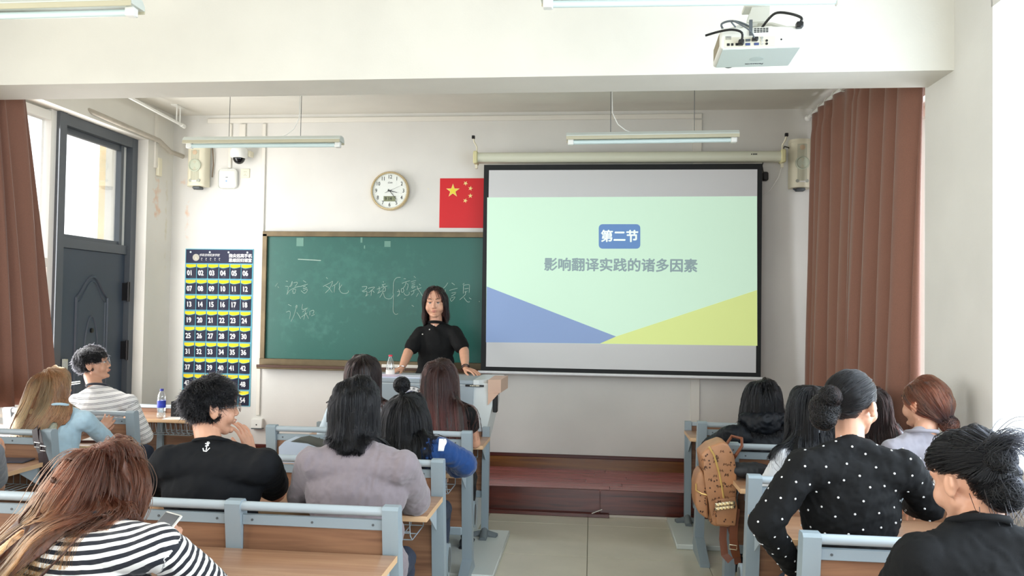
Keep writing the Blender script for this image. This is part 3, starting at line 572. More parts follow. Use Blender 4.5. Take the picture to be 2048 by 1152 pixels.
# ---- curtains
def curtain(name, label, x, y0, y1, zt, zb, yb0, yb1, folds, amp, seed):
    rnd = random.Random(seed); nu, nv = folds*10, 46
    ph = [rnd.random()*6 for _ in range(6)]; b = B(); g = []
    for j in range(nv+1):
        v = j/nv; row = []
        for i in range(nu+1):
            u = i/nu; uu = u+.02*math.sin(2*PI*u*2+ph[0])+.012*math.sin(2*PI*u*3.3+ph[1]+v*1.5)
            a = 2*PI*folds*uu
            A = amp*(.45+.55*v)*(1+.35*math.sin(2*PI*u*2.3+ph[2]))
            if v < .05: A *= .8
            xx = x+A*math.sin(a+.25*math.sin(v*3+ph[3]))+.012*math.sin(a*.5+ph[4]+v*2)
            t = v**.8; a0 = y0*(1-t)+yb0*t; a1 = y1*(1-t)+yb1*t
            yy = a0+(a1-a0)*u+A*.4*math.cos(a*1.0+ph[5])
            row.append(b.verts.new((xx, yy, zt+(zb-zt)*v)))
        g.append(row)
    for j in range(nv):
        for i in range(nu): b.faces.new((g[j][i], g[j][i+1], g[j+1][i+1], g[j+1][i]))
    o = obj(name, b, mat('curtain_brown', (136, 92, 74), .8, noise_amt=.12, nscale=300, bump=.25, bscale=600, sheen=.3), smooth=180)
    s = o.modifiers.new('s', 'SOLIDIFY'); s.thickness = .004
    return tag(o, label, 'curtain')
curtain('curtain', 'long pleated brown curtain beside the column and wall speaker', 1.9, 4.76, 6.95, 3.40, .35, 5.0, 6.95, 10, .09, 3)
curtain('curtain', 'pleated brown curtain gathered in front of the glazed partition by the door', -3.93, 3.9, 4.93, 3.4, .97, 3.9, 5.36, 8, .062, 5)
# ================================================================ DESK ROWS
m_panel = wood('panel_wood', (152, 112, 84), (112, 78, 58), .42, 1., 0)
m_desk = wood('desk_wood', (180, 142, 112), (156, 114, 86), .3, 1., 0, .15)
m_edge = mat('desk_edge_band', (214, 176, 136), .45)
m_seat = wood('seat_wood', (150, 96, 70), (112, 66, 48), .4, 1., 0)
def post_bm(b, x, lean=True, foot=True, w=.062, top=.93):
    d = .062
    prof = [(-d/2, top-.012), (-d/2+.012, top), (d/2-.012, top), (d/2, top-.012), (d/2+.10, .12), (d/2+.16, 0), (-.12, 0), (-.1, .03), (d/2+.0, .12)] if lean else None
    prof = [(-d/2, top-.012), (-d/2+.012, top), (d/2-.012, top), (d/2, top-.012), (d/2+.125, .1), (d/2+.2, .02), (d/2+.2, 0), (-.2, 0), (-.2, .02), (-d/2+.105, .12)]
    prism(b, prof, 'x', x-w/2, x+w/2)
def row_unit(name, label, xr, y, n, pitch=.62, seats=True, group='linked desk rows', side=1):
    """a bench row: backrest posts and panels, a desk board towards the camera, folding seats towards the front; xr = inner end, side=1: row runs to -x"""
    t = thing(name, label, 'desk', (xr, y, 0), 0, group)
    s = -1 if side == 1 else 1
    xs = [s*(.031+k*pitch) for k in range(n+1)]
    for x in xs:
        b = B(); post_bm(b, x); obj('post', b, m_grey, t)
    for k in range(n):
        a, c = sorted((xs[k], xs[k+1])); a += .031; c -= .031
        b = B(); tube(b, [(a, -.006, .908), (c, -.006, .908)], .018, 10); obj('top_rail', b, m_rail, t, smooth=60)
        b = B(); box(b, (a, -.004, .835), (c, .014, .875), .002); tr = obj('screw_strip', b, m_grey, t)
        for sx in (a+.04, (a+c)/2, c-.04):
            b = B(); lathe(b, [(.005, 0), (.005, .002)], (sx, -.004, .855), 8, 'y'); obj('screw', b, m_greyd, tr)
        M = Matrix.Rotation(.11, 3, 'X')
        b = B(); box(b, (a, .006, .60), (c, .022, .836), .002); obj('back_panel', b, m_panel, t)
        b = B(); box(b, (a, .045, .32), (c, .06, .69), .002); obj('modesty_panel', b, m_panel, t)
        b = B(); box(b, (a, .04, .28), (c, .075, .33), .004); obj('lower_beam', b, m_grey, t)
        # desk board
        # wire basket
        b = B(); y0, y1 = -.34, -.04
        for j in range(9):
            x = a+.03+(c-a-.06)*j/8; tube(b, [(x, y0, .71), (x, y0+.02, .64), (x, y0+.06, .61), (x, y1, .61), (x, y1, .72)], .0028, 5)
        for yy, zz in ((y0+.06, .61), (y0+.16, .61), (y1, .61), (y0+.012, .66)): tube(b, [(a+.03, yy, zz), (c-.03, yy, zz)], .0028, 5)
        obj('wire_basket', b, m_rail, t)
        if seats:
            b = B(); pts = [(.12+.0, .40), (.16, .43), (.30, .445), (.44, .44), (.49, .425), (.49, .41), (.44, .42), (.3, .425), (.16, .41), (.135, .395)]
            prism(b, pts, 'x', a+.04, c-.04); obj('seat', b, m_seat, t)
    b = B(); e0, e1 = min(xs)-.03, max(xs)+.03
    box(b, (e0, -.40, .728), (e1, -.028, .752), .004, seg=2); dk = obj('desk_board', b, m_desk, t)
    b = B(); box(b, (e0-.001, -.404, .727), (e1+.001, -.396, .753), .003, seg=2); box(b, (e0-.002, -.4, .728), (e0, -.03, .752)); box(b, (e1, -.4, .728), (e1+.002, -.03, .752)); obj('edge_band', b, m_edge, dk)
    for x in (xs[0], xs[-1]):
        b = B(); prism(b, [(-.03, .726), (-.25, .726), (-.02, .58)], 'x', x-.002, x+.002); box(b, (x-.015, -.25, .72), (x+.015, -.02, .728)); obj('desk_bracket', b, m_rail, t)
    if seats:
        for x in xs:
            b = B(); pr = [(.2+.055*math.cos(a), .37+.085*math.sin(a)) for a in [2*PI*k/20 for k in range(20)]]; prism(b, pr, 'x', x-.028, x+.028)
            box(b, (x-.02, .07, .33), (x+.02, .18, .41)); h = obj('seat_hinge', b, m_grey, t)
            b = B(); pr = [(.2+.038*math.cos(a), .37+.066*math.sin(a)) for a in [2*PI*k/20 for k in range(20)]]; prism(b, pr, 'x', x-.03, x+.03); obj('hinge_cap', b, m_greyd, h)
    return t
def front_unit(name, label, xr, y, n, pitch=.62, side=1, group='front panels of the desk banks'):
    t = thing(name, label, 'desk', (xr, y, 0), 0, group); s = -1 if side == 1 else 1
    xs = [s*(.031+k*pitch) for k in range(n+1)]
    for x in xs:
        b = B(); w = .05; prism(b, [(-.022, .82), (.022, .82), (.03, .5), (.015, .05), (-.02, .05), (-.03, .5)], 'x', x-w/2, x+w/2); obj('post', b, m_grey, t)
        b = B(); tube(b, [(x, .0, .2), (x, .01, .1), (x, -.05, .05), (x, -.12, .035)], [.015, .022, .03, .026], 8); tube(b, [(x-.09, -.02, .04), (x, .0, .055), (x+.09, -.02, .04)], [.024, .028, .024], 8); obj('cast_foot', b, mat('cast_grey', (112, 120, 124), .6), t, smooth=60)
    for k in range(n):
        a, c = sorted((xs[k], xs[k+1])); a += .025; c -= .025
        b = B(); box(b, (a, -.012, .785), (c, .012, .815), .004); obj('top_rail', b, m_rail, t)
        b = B(); box(b, (a, .0, .36), (c, .015, .785), .002); obj('modesty_panel', b, m_panel, t)
        b = B(); box(b, (a, -.012, .31), (c, .02, .36), .004); obj('lower_beam', b, m_grey, t)
        b = B(); y0, y1 = -.34, -.04
        for j in range(9):
            x = a+.03+(c-a-.06)*j/8; tube(b, [(x, y0, .71), (x, y0+.02, .64), (x, y0+.06, .61), (x, y1, .61), (x, y1, .72)], .0028, 5)
        for yy, zz in ((y0+.06, .61), (y0+.16, .61), (y1, .61)): tube(b, [(a+.03, yy, zz), (c-.03, yy, zz)], .0028, 5)
        obj('wire_basket', b, m_rail, t)
    e0, e1 = min(xs)-.03, max(xs)+.03
    b = B(); box(b, (e0, -.40, .728), (e1, -.024, .752), .004, seg=2); dk = obj('desk_board', b, m_desk, t)
    b = B(); box(b, (e0-.001, -.404, .727), (e1+.001, -.396, .753), .003, seg=2); box(b, (e0-.002, -.4, .728), (e0, -.03, .752)); box(b, (e1, -.4, .728), (e1+.002, -.03, .752)); obj('edge_band', b, m_edge, dk)
    for x in (xs[0], xs[-1]):
        b = B(); prism(b, [(-.03, .726), (-.25, .726), (-.02, .58)], 'x', x-.002, x+.002); obj('desk_bracket', b, m_rail, t)
    return t
row_unit('desk_row', 'nearest middle desk row, bare wooden desk before the striped long-haired woman', -.715, 2.91, 3)
row_unit('desk_row', 'second middle desk row, in front of the black t-shirt man and grey t-shirt woman', -.72, 3.83, 2)
row_unit('desk_row', 'third middle desk row, behind the backs of the two long-haired women by the lectern', -.72, 4.73, 2)
front_unit('front_desk', 'foremost middle desk in front of the lectern with an open end and cast foot', -.72, 5.62, 2)
row_unit('desk_row', 'left desk row with a dark bag strap hung over its post', -3.15, 4.31, 2, .46)
row_unit('desk_row', 'left desk row behind the back of the man in the thin-striped top', -3.15, 5.14, 2, .46)
front_unit('front_desk', 'foremost left desk holding the blue-labelled water bottle', -3.15, 6.32, 2, .46)
row_unit('desk_row', 'nearest right desk row between the polka-dot woman and the black-haired woman in black', .73, 2.8, 2, side=-1)
row_unit('desk_row', 'right desk row in front of the polka-dot woman, its end post bare', .73, 3.73, 2, side=-1)
row_unit('desk_row', 'right desk row on whose post the tan backpack hangs', .79, 4.62, 2, .49, side=-1)
row_unit('desk_row', 'right desk row the black hooded jacket leans on', .73, 5.45, 2, .52, side=-1)
front_unit('front_desk', 'foremost right desk under the projection screen with an empty end', .73, 6.22, 2, .52, side=-1)
row_unit('desk_row', 'middle desk row whose seats carry the bold-striped woman', -.715, 1.96, 3)
row_unit('desk_row', 'left desk row whose seats carry the person at the far left edge', -3.15, 3.38, 2, .36)
row_unit('desk_row', 'right desk row whose seats carry the woman with the spiky knot', .73, 1.84, 2, .52, side=-1)
m_pl = mat('plinth_white', (206, 212, 208), .3)
b = B(); box(b, (-2.05, 4.8, 0), (-.585, 5.78, .035), .005); tag(obj('floor_plinth', b, m_pl), 'low white floor slab under the foremost middle desk', 'plinth')
b = B(); box(b, (.615, 5.62, 0), (2.0, 6.33, .035), .005); tag(obj('floor_plinth', b, m_pl), 'low white floor slab under the foremost right desk', 'plinth')
b = B(); box(b, (-4.08, 5.6, 0), (-3.0, 6.37, .035), .005); tag(obj('floor_plinth', b, m_pl), 'low white floor slab under the foremost left desk', 'plinth')
# ================================================================ LECTERN
lt = thing('lectern', 'grey and white steel lectern with round blue school emblem and wooden corner rest', 'lectern', (-1.27, 6.0, 0))
m_lg = mat('lectern_grey', (158, 170, 178), .45); m_lw = mat('lectern_white', (212, 218, 218), .35)
hw = .54
b = B(); prism(b, [(-hw+.1, .02), (hw-.1, .02), (hw-.09, .55), (hw, .95), (hw, 1.12), (-hw, 1.12), (-hw, .95), (-hw+.09, .55)], 'y', -.235, .24); obj('cabinet', b, m_lw, lt)
b = B(); prism(b, [(-hw+.12, .1), (hw-.16, .1), (hw-.14, 1.1), (-hw+.12, 1.1)], 'y', -.255, -.235); obj('front_panel', b, m_lg, lt)
b = B(); box(b, (-hw, -.25, 1.11), (hw-.1, .25, 1.14), .006); obj('top_board', b, m_lg, lt)
b = B(); prism(b, [(hw-.14, -.26), (hw-.1, -.26), (hw+.035, -.1), (hw+.035, .25), (hw-.14, .25)], 'z', 1.1, 1.145); obj('top_corner', b, m_lw, lt)
m_rest = mat('rest_wood', (206, 172, 150), .5)
for s in (1, -1):
    b = B(); prism(b, [(s*(hw-.03), -.262), (s*(hw+.06), -.2), (s*(hw+.075), .15), (s*(hw-.03), .15)], 'z', 1.05, 1.148); prism(b, [(s*(hw-.03), 1.05), (s*(hw+.05), 1.05), (s*(hw-.03), .96)], 'y', -.25, .1); obj('arm_rest', b, m_rest, lt)
b = B(); box(b, (hw+.0, -.2, .9), (hw+.035, -.15, 1.03), .006); obj('handle', b, m_black, lt)
b = B(); box(b, (hw-.2, -.262, 1.095), (hw-.06, -.26, 1.11)); o = obj('label_plate', b, m_black, lt)
text('label_text', '■ ■■ ■ ■■■', .01, (hw-.13, -.2625, 1.1025), m_cream, o, ext=.0002)
# emblem
ex, ez = -1.338+1.27, .968
def disc(r, y, m, name, par): b = B(); lathe(b, [(r, 0), (r, .0015)], (ex, y, ez), 40, 'y'); return obj(name, b, m, par)
e0 = disc(.120, -.255, m_ink, 'emblem', lt); disc(.116, -.2565, m_wtext, 'emblem_ring', e0); disc(.087, -.258, mat('emblem_blue_line', (36, 52, 120), .5), 'emblem_line', e0); disc(.0855, -.2592, m_wtext, 'emblem_line', e0); disc(.082, -.2604, mat('emblem_blue', (26, 36, 118), .5), 'emblem_field', e0)
for k, ch in enumerate('呼和浩特民族学院'):
    a = math.radians(-70+20*k); me = textmesh(ch, .021, .0002, .0003).copy(); me.materials.append(m_ink)
    o = obj('emblem_character', me, None, e0, loc=(ex+.101*math.sin(a), -.2588, ez+.101*math.cos(a)), rot=(0, a, 0))
b = B(); prism(b, [(ex, ez+.058), (ex+.018, ez+.03), (ex-.018, ez+.03)], 'y', -.2628, -.262); prism(b, [(ex-.045, ez-.01), (ex-.05, ez+.03), (ex-.036, ez+.0), (ex-.018, ez+.028), (ex-.02, ez), (ex+.02, ez), (ex+.018, ez+.028), (ex+.036, ez), (ex+.05, ez+.03), (ex+.045, ez-.01), (ex+.02, ez-.035), (ex-.02, ez-.035)], 'y', -.2628, -.262); obj('emblem_motif', b, m_wtext, e0)
b = B(); lathe(b, [(.0055, 0), (.0055, .001)], (ex, -.2625, ez+.04), 12, 'y'); obj('emblem_motif', b, MATS['emblem_blue'], e0)
# ================================================================ SMALL THINGS
m_pet = glassy('clear_plastic', (.93, .96, .97), .25, .05); m_water = m_pet
def bottle(name, label, p, h, r, cap, lab, prof=None, capt=True):
    t = thing(name, label, 'bottle', p)
    pr = prof or [(r*.85, 0), (r, .012), (r, h*.15), (r*.9, h*.2), (r, h*.25), (r, h*.62), (r*.93, h*.66), (r*.96, h*.7), (r*.8, h*.82), (r*.42, h*.92), (r*.42, h*.95)]
    b = B(); lathe(b, pr, (0, 0, 0), 24); obj('body', b, m_pet, t, smooth=50)
    b = B(); lathe(b, [(r*.45, h*.93), (r*.45, h), (r*.4, h)], (0, 0, 0), 18); obj('cap', b, cap, t, smooth=50)
    b = B(); lathe(b, [(r*1.01, h*lab[1]), (r*1.01, h*lab[2])], (0, 0, 0), 24); obj('label_band', b, lab[0], t, smooth=50)
    b = B()
    for k in range(3): tube(b, [(r*math.cos(a)*1.002, r*math.sin(a)*1.002, h*(.06+.05*k)) for a in [2*PI*j/20 for j in range(21)]], .0012, 4)
    obj('ridge', b, m_white, t)
    return t
p = at(321, 831, 5.99)
bottle('water_bottle', 'clear water bottle with blue label and blue cap on the left front desk', (p.x, 6.0, .752), .235, .033, mat('cap_blue', (40, 50, 150), .4), (mat('label_blue', (46, 70, 200), .4, noise_amt=.3, nscale=30), .36, .6))
p = at(777, 750, 5.9)
bottle('water_bottle', 'clear bottle with a bright red cap standing on the lectern', (p.x, 5.95, 1.14), .165, .034, mat('cap_red', (226, 36, 66), .4), (m_paper, .08, .3), [(.028, 0), (.034, .01), (.034, .06), (.031, .085), (.027, .11), (.014, .145), (.013, .155)])
b = B(); box(b, (-.14, -.1, 0), (.2, .1, .012), .003); o = obj('notebook', b, mat('paper_bluish', (216, 222, 238), .6), loc=(-1.47, 5.87, 1.14), rot=(0, 0, .05)); tag(o, 'open pale notebook lying on the lectern in front of the bottle', 'notebook')
b = B(); box(b, (-.15, -.105, .0), (.0, .095, .004)); obj('page', b, mat('page_pink', (222, 206, 226), .6), o, loc=(0, 0, .0125))
# pouch + paper on left front desk
pt = thing('patterned_pouch', 'black patterned zip pouch standing behind the water bottle', 'pouch', (-3.33, 6.1, .752))
b = B(); prism(b, [(-.09, 0), (.16, 0), (.16, .1), (.09, .095), (.02, .11), (-.05, .13), (-.09, .125)], 'y', -.03, .05); obj('body', b, mat('pouch_black', (22, 22, 24), .6, bump=.2, bscale=60), pt)
b = B(); rnd = random.Random(4)
for k in range(26):
    x, z = -.07+rnd.random()*.2, .02+rnd.random()*.075; a = rnd.random()*6; tube(b, [(x, -.031, z), (x+.012*math.cos(a), -.033, z+.012*math.sin(a)), (x+.016*math.cos(a+.8), -.031, z+.016*math.sin(a+.8))], .0016, 4)
obj('scroll_pattern', b, mat('pouch_pattern', (110, 112, 114), .5), pt)['kind'] = 'stuff'
b = B(); box(b, (-.11, -.07, 0), (.12, .07, .002)); tag(obj('paper_sheet', b, m_paper, loc=(-3.31, 6.0, .7525), rot=(0, 0, .15)), 'white paper sheet on the left front desk beside the blue-labelled bottle', 'paper')
# book on left row desk, phone, pen things
nb = thing('open_book', 'white book with dark spine on the desk beside the blonde woman', 'book', (-3.27, 4.93, .753), .2)
b = B(); box(b, (-.1, -.07, 0), (.1, .07, .014), .003); obj('pages', b, m_paper, nb); b = B(); box(b, (-.1, -.074, .0), (.1, -.068, .016)); obj('spine', b, mat('spine_brown', (90, 50, 40), .5), nb)
b = B(); tube(b, [(.0, -.02, .018), (.12, .03, .02)], .004, 6); tag(obj('pen', b, mat('pen_tan', (170, 110, 80), .4), loc=(-3.25, 4.93, .753), rot=(0, 0, .2)), 'tan pen lying across the white book', 'pen')
b = B(); box(b, (-.1, -.06, 0), (.1, .06, .01), .004); tag(obj('dark_notebook', b, mat('cover_slate', (60, 62, 74), .4), loc=(-3.34, 4.22, .753), rot=(0, 0, .1)), 'dark notebook lying under the raised hand at the left edge', 'notebook')
ph = thing('phone', 'smartphone with white case tilted up from the nearest middle desk', 'phone', (-1.575, 2.62, .755), .35); ph.rotation_euler = (.35, 0, -.35)
b = B(); box(b, (-.05, -.08, 0), (.05, .08, .009), .007, seg=3); obj('case', b, m_white, ph, smooth=50); b = B(); box(b, (-.044, -.074, .009), (.044, .074, .0102), .001); obj('screen', b, mat('phone_screen', (70, 74, 82), .08), ph)
# grey bag on third row, dark bag right
sb = thing('pale_bag', 'pale grey-blue bag with dark opening on the seat bank behind the grey t-shirt woman', 'bag', (-1.76, 4.58, .752))
b = B(); prism(b, [(-.07, 0), (.2, 0), (.2, .08), (.1, .115), (-.04, .125), (-.075, .09)], 'y', -.12, .06); obj('body', b, mat('bag_pale', (176, 190, 208), .4), sb, smooth=60); b = B(); prism(b, [(-.03, .118), (.19, .085), (.2, .1), (.05, .135)], 'y', -.11, .05); obj('opening', b, mat('bag_dark', (60, 62, 56), .6), sb)
# ================================================================ PEOPLE
V = Vector
def rotm(yaw=0, pitch=0, roll=0):
    """columns: right, forward, up.  yaw>0 turns towards -x, pitch>0 looks up, roll>0 tilts the crown to +x"""
    return Matrix.Rotation(yaw, 3, 'Z') @ Matrix.Rotation(pitch, 3, 'X') @ Matrix.Rotation(roll, 3, 'Y')
def cone(a, b, ra, rb=None): return ('c', V(a), V(b), ra, ra if rb is None else rb)
def ell(c, r, M=None): return ('e', V(c), V(r), M if M is not None else Matrix.Identity(3))
def blob(prims, voxel, it=4, fac=.5):
    bm = B()
    for p in prims:
        if p[0] == 'e':
            _, c, r, M = p
            vs = bmesh.ops.create_icosphere(bm, subdivisions=3, radius=1)['verts']
            for v in vs: v.co = c + M @ V((v.co.x*r.x, v.co.y*r.y, v.co.z*r.z))
        else:
            _, a, b_, ra, rb = p; d = b_-a; L = d.length
            if L < 1e-5: d = V((0, 0, 1)); L = 1e-5
            q = V((0, 0, 1)).rotation_difference(d.normalized()).to_matrix(); n = 14; rings = []
            sn = max(-.95, min(.95, (ra-rb)/L)); ph0 = math.asin(sn); 
            prof = [(-PI/2*(1-k/4)+ph0*(k/4), 0) for k in range(1, 5)]+[(ph0+(PI/2-ph0)*k/4, 1) for k in range(0, 4)]
            bot = bm.verts.new(a+q @ V((0, 0, -ra))); top = bm.verts.new(b_+q @ V((0, 0, rb)))
            for ang, w in prof:
                rr = rb if w else ra; o = b_ if w else a
                rings.append([bm.verts.new(o+q @ V((rr*math.cos(ang)*math.cos(2*PI*k/n), rr*math.cos(ang)*math.sin(2*PI*k/n), rr*math.sin(ang)))) for k in range(n)])
            for u, w in zip(rings, rings[1:]):
                for k in range(n): bm.faces.new((u[k], u[(k+1) % n], w[(k+1) % n], w[k]))
            for k in range(n): bm.faces.new((bot, rings[0][(k+1) % n], rings[0][k])); bm.faces.new((top, rings[-1][k], rings[-1][(k+1) % n]))
    me = bpy.data.meshes.new('t'); bm.to_mesh(me); bm.free()
    o = bpy.data.objects.new('t', me); C.objects.link(o)
    m = o.modifiers.new('r', 'REMESH'); m.mode = 'VOXEL'; m.voxel_size = voxel; m.use_smooth_shade = True
    if it: s = o.modifiers.new('s', 'SMOOTH'); s.factor = fac; s.iterations = it
    dg = bpy.context.evaluated_depsgraph_get(); dg.update(); out = bpy.data.meshes.new_from_object(o.evaluated_get(dg))
    bpy.data.objects.remove(o); bpy.data.meshes.remove(me); return out
def getco(me): a = np.empty(len(me.vertices)*3); me.vertices.foreach_get('co', a); return a.reshape(-1, 3)
def getno(me): a = np.empty(len(me.vertices)*3); me.vertices.foreach_get('normal', a); return a.reshape(-1, 3)
def setco(me, a): me.vertices.foreach_set('co', a.ravel()); me.update()
def vnoise(p, seed=0, k=7):
    """cheap smooth noise: sum of rotated sines with warped phases"""
    r = np.random.default_rng(seed); out = np.zeros(len(p)); w = np.zeros(len(p))
    for i in range(k):
        d = r.normal(size=3); d /= np.linalg.norm(d); f = 1+r.random()*1.2
        w = w*.6+np.sin(p@d*f*2.1+r.random()*6+w*1.3); out += np.sin(p@(r.normal(size=3))*f*1.6+w+r.random()*6)
    return out/k
def folds(me, amp, freq, dirs=(1, 1, 1), seed=0, ridge=True):
    p = getco(me); n = getno(me); q = p*np.array(dirs)*freq
    f = vnoise(q, seed)
    if ridge: f = (1-np.abs(f)*3).clip(-1, 1)
    f2 = vnoise(q*2.3, seed+9)*.5
    setco(me, p+n*(amp*(f+f2))[:, None])
def sdf(p, prims):
    """signed distance of points (N,3) to the union of prims, and outward gradient"""
    best = np.full(len(p), 1e9); g = np.zeros_like(p)
    for q in prims:
        if q[0] == 'e':
            c = np.array(q[1]); r = np.array(q[2]); M = np.array(q[3]); l = (p-c)@M
            k = np.linalg.norm(l/r, axis=1)+1e-9; d = (k-1)*r.min()*1.15; gr = (l/r**2)@M.T
        else:
            a = np.array(q[1]); b_ = np.array(q[2]); ab = b_-a; t = (((p-a)@ab)/max(ab@ab, 1e-9)).clip(0, 1)
            c = a+t[:, None]*ab; v = p-c; L = np.linalg.norm(v, axis=1)+1e-9; d = L-(q[3]+(q[4]-q[3])*t); gr = v
        gr = gr/(np.linalg.norm(gr, axis=1)[:, None]+1e-9); m = d < best; best[m] = d[m]; g[m] = gr[m]
    return best, g
def push(p, prims, clear, it=2):
    for _ in range(it):
        d, g = sdf(p, prims); m = d < clear; p[m] += g[m]*(clear-d[m])[:, None] if np.ndim(clear) == 0 else g[m]*(clear[m]-d[m])[:, None]
    return p
def head_prims(c, R, s=1., face=True, jaw=1.):
    def T(x, y, z): return c+R @ (V((x, y, z))*s)
    P = [ell(T(0, -.012, .025), V((.074, .092, .088))*s, R), ell(T(0, .022, -.028), V((.061*jaw, .066, .086))*s, R),
         cone(T(-.045*jaw, .0, -.055), T(-.012, .048, -.098), .024*s, .022*s), cone(T(.045*jaw, .0, -.055), T(.012, .048, -.098), .024*s, .022*s), ell(T(0, .072, -.103), V((.02, .014, .014))*s, R)]
    for q in (-1, 1):
        P += [ell(T(q*.036*jaw, .055, -.042), V((.027, .024, .032))*s, R), cone(T(q*.012, .083, .018), T(q*.045, .068, .018), .010*s, .011*s),
              ell(T(q*.081, -.012, -.012), V((.008, .019, .031))*s, R @ Matrix.Rotation(-.25*q, 3, 'Z')), cone(T(q*.087, -.026, .010), T(q*.089, -.026, -.014), .006*s, .0055*s), cone(T(q*.078, -.008, -.03), T(q*.077, -.012, -.038), .008*s, .007*s)]
        P += [cone(T(q*.019, .0785, .0055), T(q*.031, .0785, .0075), .0052*s, .0055*s), cone(T(q*.031, .0785, .0075), T(q*.045, .071, .005), .0055*s, .005*s), cone(T(q*.02, .076, -.0145), T(q*.042, .071, -.0145), .0048*s, .0048*s)]
        if face: P += [ell(T(q*.0105, .092, -.0425), V((.0068, .008, .006))*s, R)]
    P += [cone(T(0, .084, .005), T(0, .0985, -.037), .0065*s, .0095*s)]
    if face: P += [cone(T(-.018, .084, -.066), T(0, .0905, -.064), .005*s, .0065*s), cone(T(.018, .084, -.066), T(0, .0905, -.064), .005*s, .0065*s), cone(T(-.012, .0825, -.074), T(.012, .0825, -.074), .005*s, .005*s)]
    return P
def hand_prims(w, d, n, side, s=1., curl=(.35, .45, .3), spread=.1):
    """w wrist, d direction of the hand, n direction the palm faces, side=+1: thumb on d x n side"""
    d = V(d).normalized(); n = (V(n)-d*V(n).dot(d)).normalized(); x = d.cross(n)*side; P = []
    fl = [(.040, .026, .021), (.045, .029, .022), (.042, .027, .021), (.033, .021, .018)]; fr = [.0088, .009, .0085, .0075]
    for k in range(4):
        o = (1.5-k)*.0205*s; kn = w+d*(.088-abs(k-1)*.004)*s+x*o
        P.append(cone(w+d*.008*s+x*o*.55, kn, .0135*s, .0105*s))
        dd = (d+x*(1.5-k)*spread).normalized(); nn = n; p = kn; ax = dd.cross(nn)
        ang = 0
        for j in range(3):
            ang += curl[j]; v = dd*math.cos(ang)+nn*math.sin(ang); p2 = p+v*fl[k][j]*s
            P.append(cone(p, p2, fr[k]*s*(1-.08*j), fr[k]*s*(.94-.08*j))); p = p2
    b0 = w+d*.022*s+x*.02*s+n*.004; b1 = w+d*.052*s+x*.046*s+n*.014*s; b2 = b1+(d*.85+x*.35+n*.25).normalized()*.032*s; b3 = b2+(d*.95+n*.3).normalized()*.026*s
    P += [cone(b0, b1, .0135*s, .0115*s), cone(b1, b2, .0105*s, .0095*s), cone(b2, b3, .0092*s, .0075*s)]
    return P
def mkhairmat(name, cols, rough=.28):
    if name in MATS: return MATS[name]
    m = bpy.data.materials.new(name); m.use_nodes = True; nt = m.node_tree; N = nt.nodes; L = nt.links; N.clear()
    o = N.new('ShaderNodeOutputMaterial'); h = N.new('ShaderNodeBsdfHairPrincipled'); h.parametrization = 'COLOR'
    hi = N.new('ShaderNodeHairInfo'); r = N.new('ShaderNodeValToRGB'); e = r.color_ramp.elements
    e[0].position = cols[0][0]; e[0].color = (*lin(cols[0][1]), 1); e[1].position = cols[-1][0]; e[1].color = (*lin(cols[-1][1]), 1)
    for p, c in cols[1:-1]: q = e.new(p); q.color = (*lin(c), 1)
    L.new(hi.outputs['Intercept'], r.inputs[0])
    mx = N.new('ShaderNodeMix'); mx.data_type = 'RGBA'; mx.blend_type = 'MULTIPLY'; mx.inputs[0].default_value = 1
    rr = N.new('ShaderNodeMapRange'); rr.inputs[3].default_value = .55; rr.inputs[4].default_value = 1.35; L.new(hi.outputs['Random'], rr.inputs[0])
    cb_ = N.new('ShaderNodeCombineColor'); [L.new(rr.outputs[0], cb_.inputs[k]) for k in range(3)]
    L.new(r.outputs[0], mx.inputs[6]); L.new(cb_.outputs[0], mx.inputs[7]); L.new(mx.outputs[2], h.inputs['Color'])
    h.inputs['IOR'].default_value = 1.36; h.inputs['Roughness'].default_value = rough; h.inputs['Radial Roughness'].default_value = .35; h.inputs['Random Roughness'].default_value = .2
    L.new(h.outputs[0], o.inputs[0]); MATS[name] = m; return m
def scalp(rng, n, s, low=-.062, front=.066, bun=False):
    out = []
    tot = 0
    while tot < n:
        d = rng.normal(size=(n*3, 3)); d /= np.linalg.norm(d, axis=1)[:, None]
        p = d*np.array([.076, .094, .09])+np.array([0, -.012, .025]); x, y, z = p.T
        ok = (z > low) & (y < np.where(z > .075, front+.02, np.where(z > .02, .052+(z-.02)*.35, .012+(z-low)*.25))) & ~((np.abs(x) > .058) & (z < .015) & (y > -.03))
        if bun: ok &= ~((z < .004) & (y > -.05))
        p = p[ok]; out.append(p); tot += len(p)
    return np.concatenate(out)[:n]*s
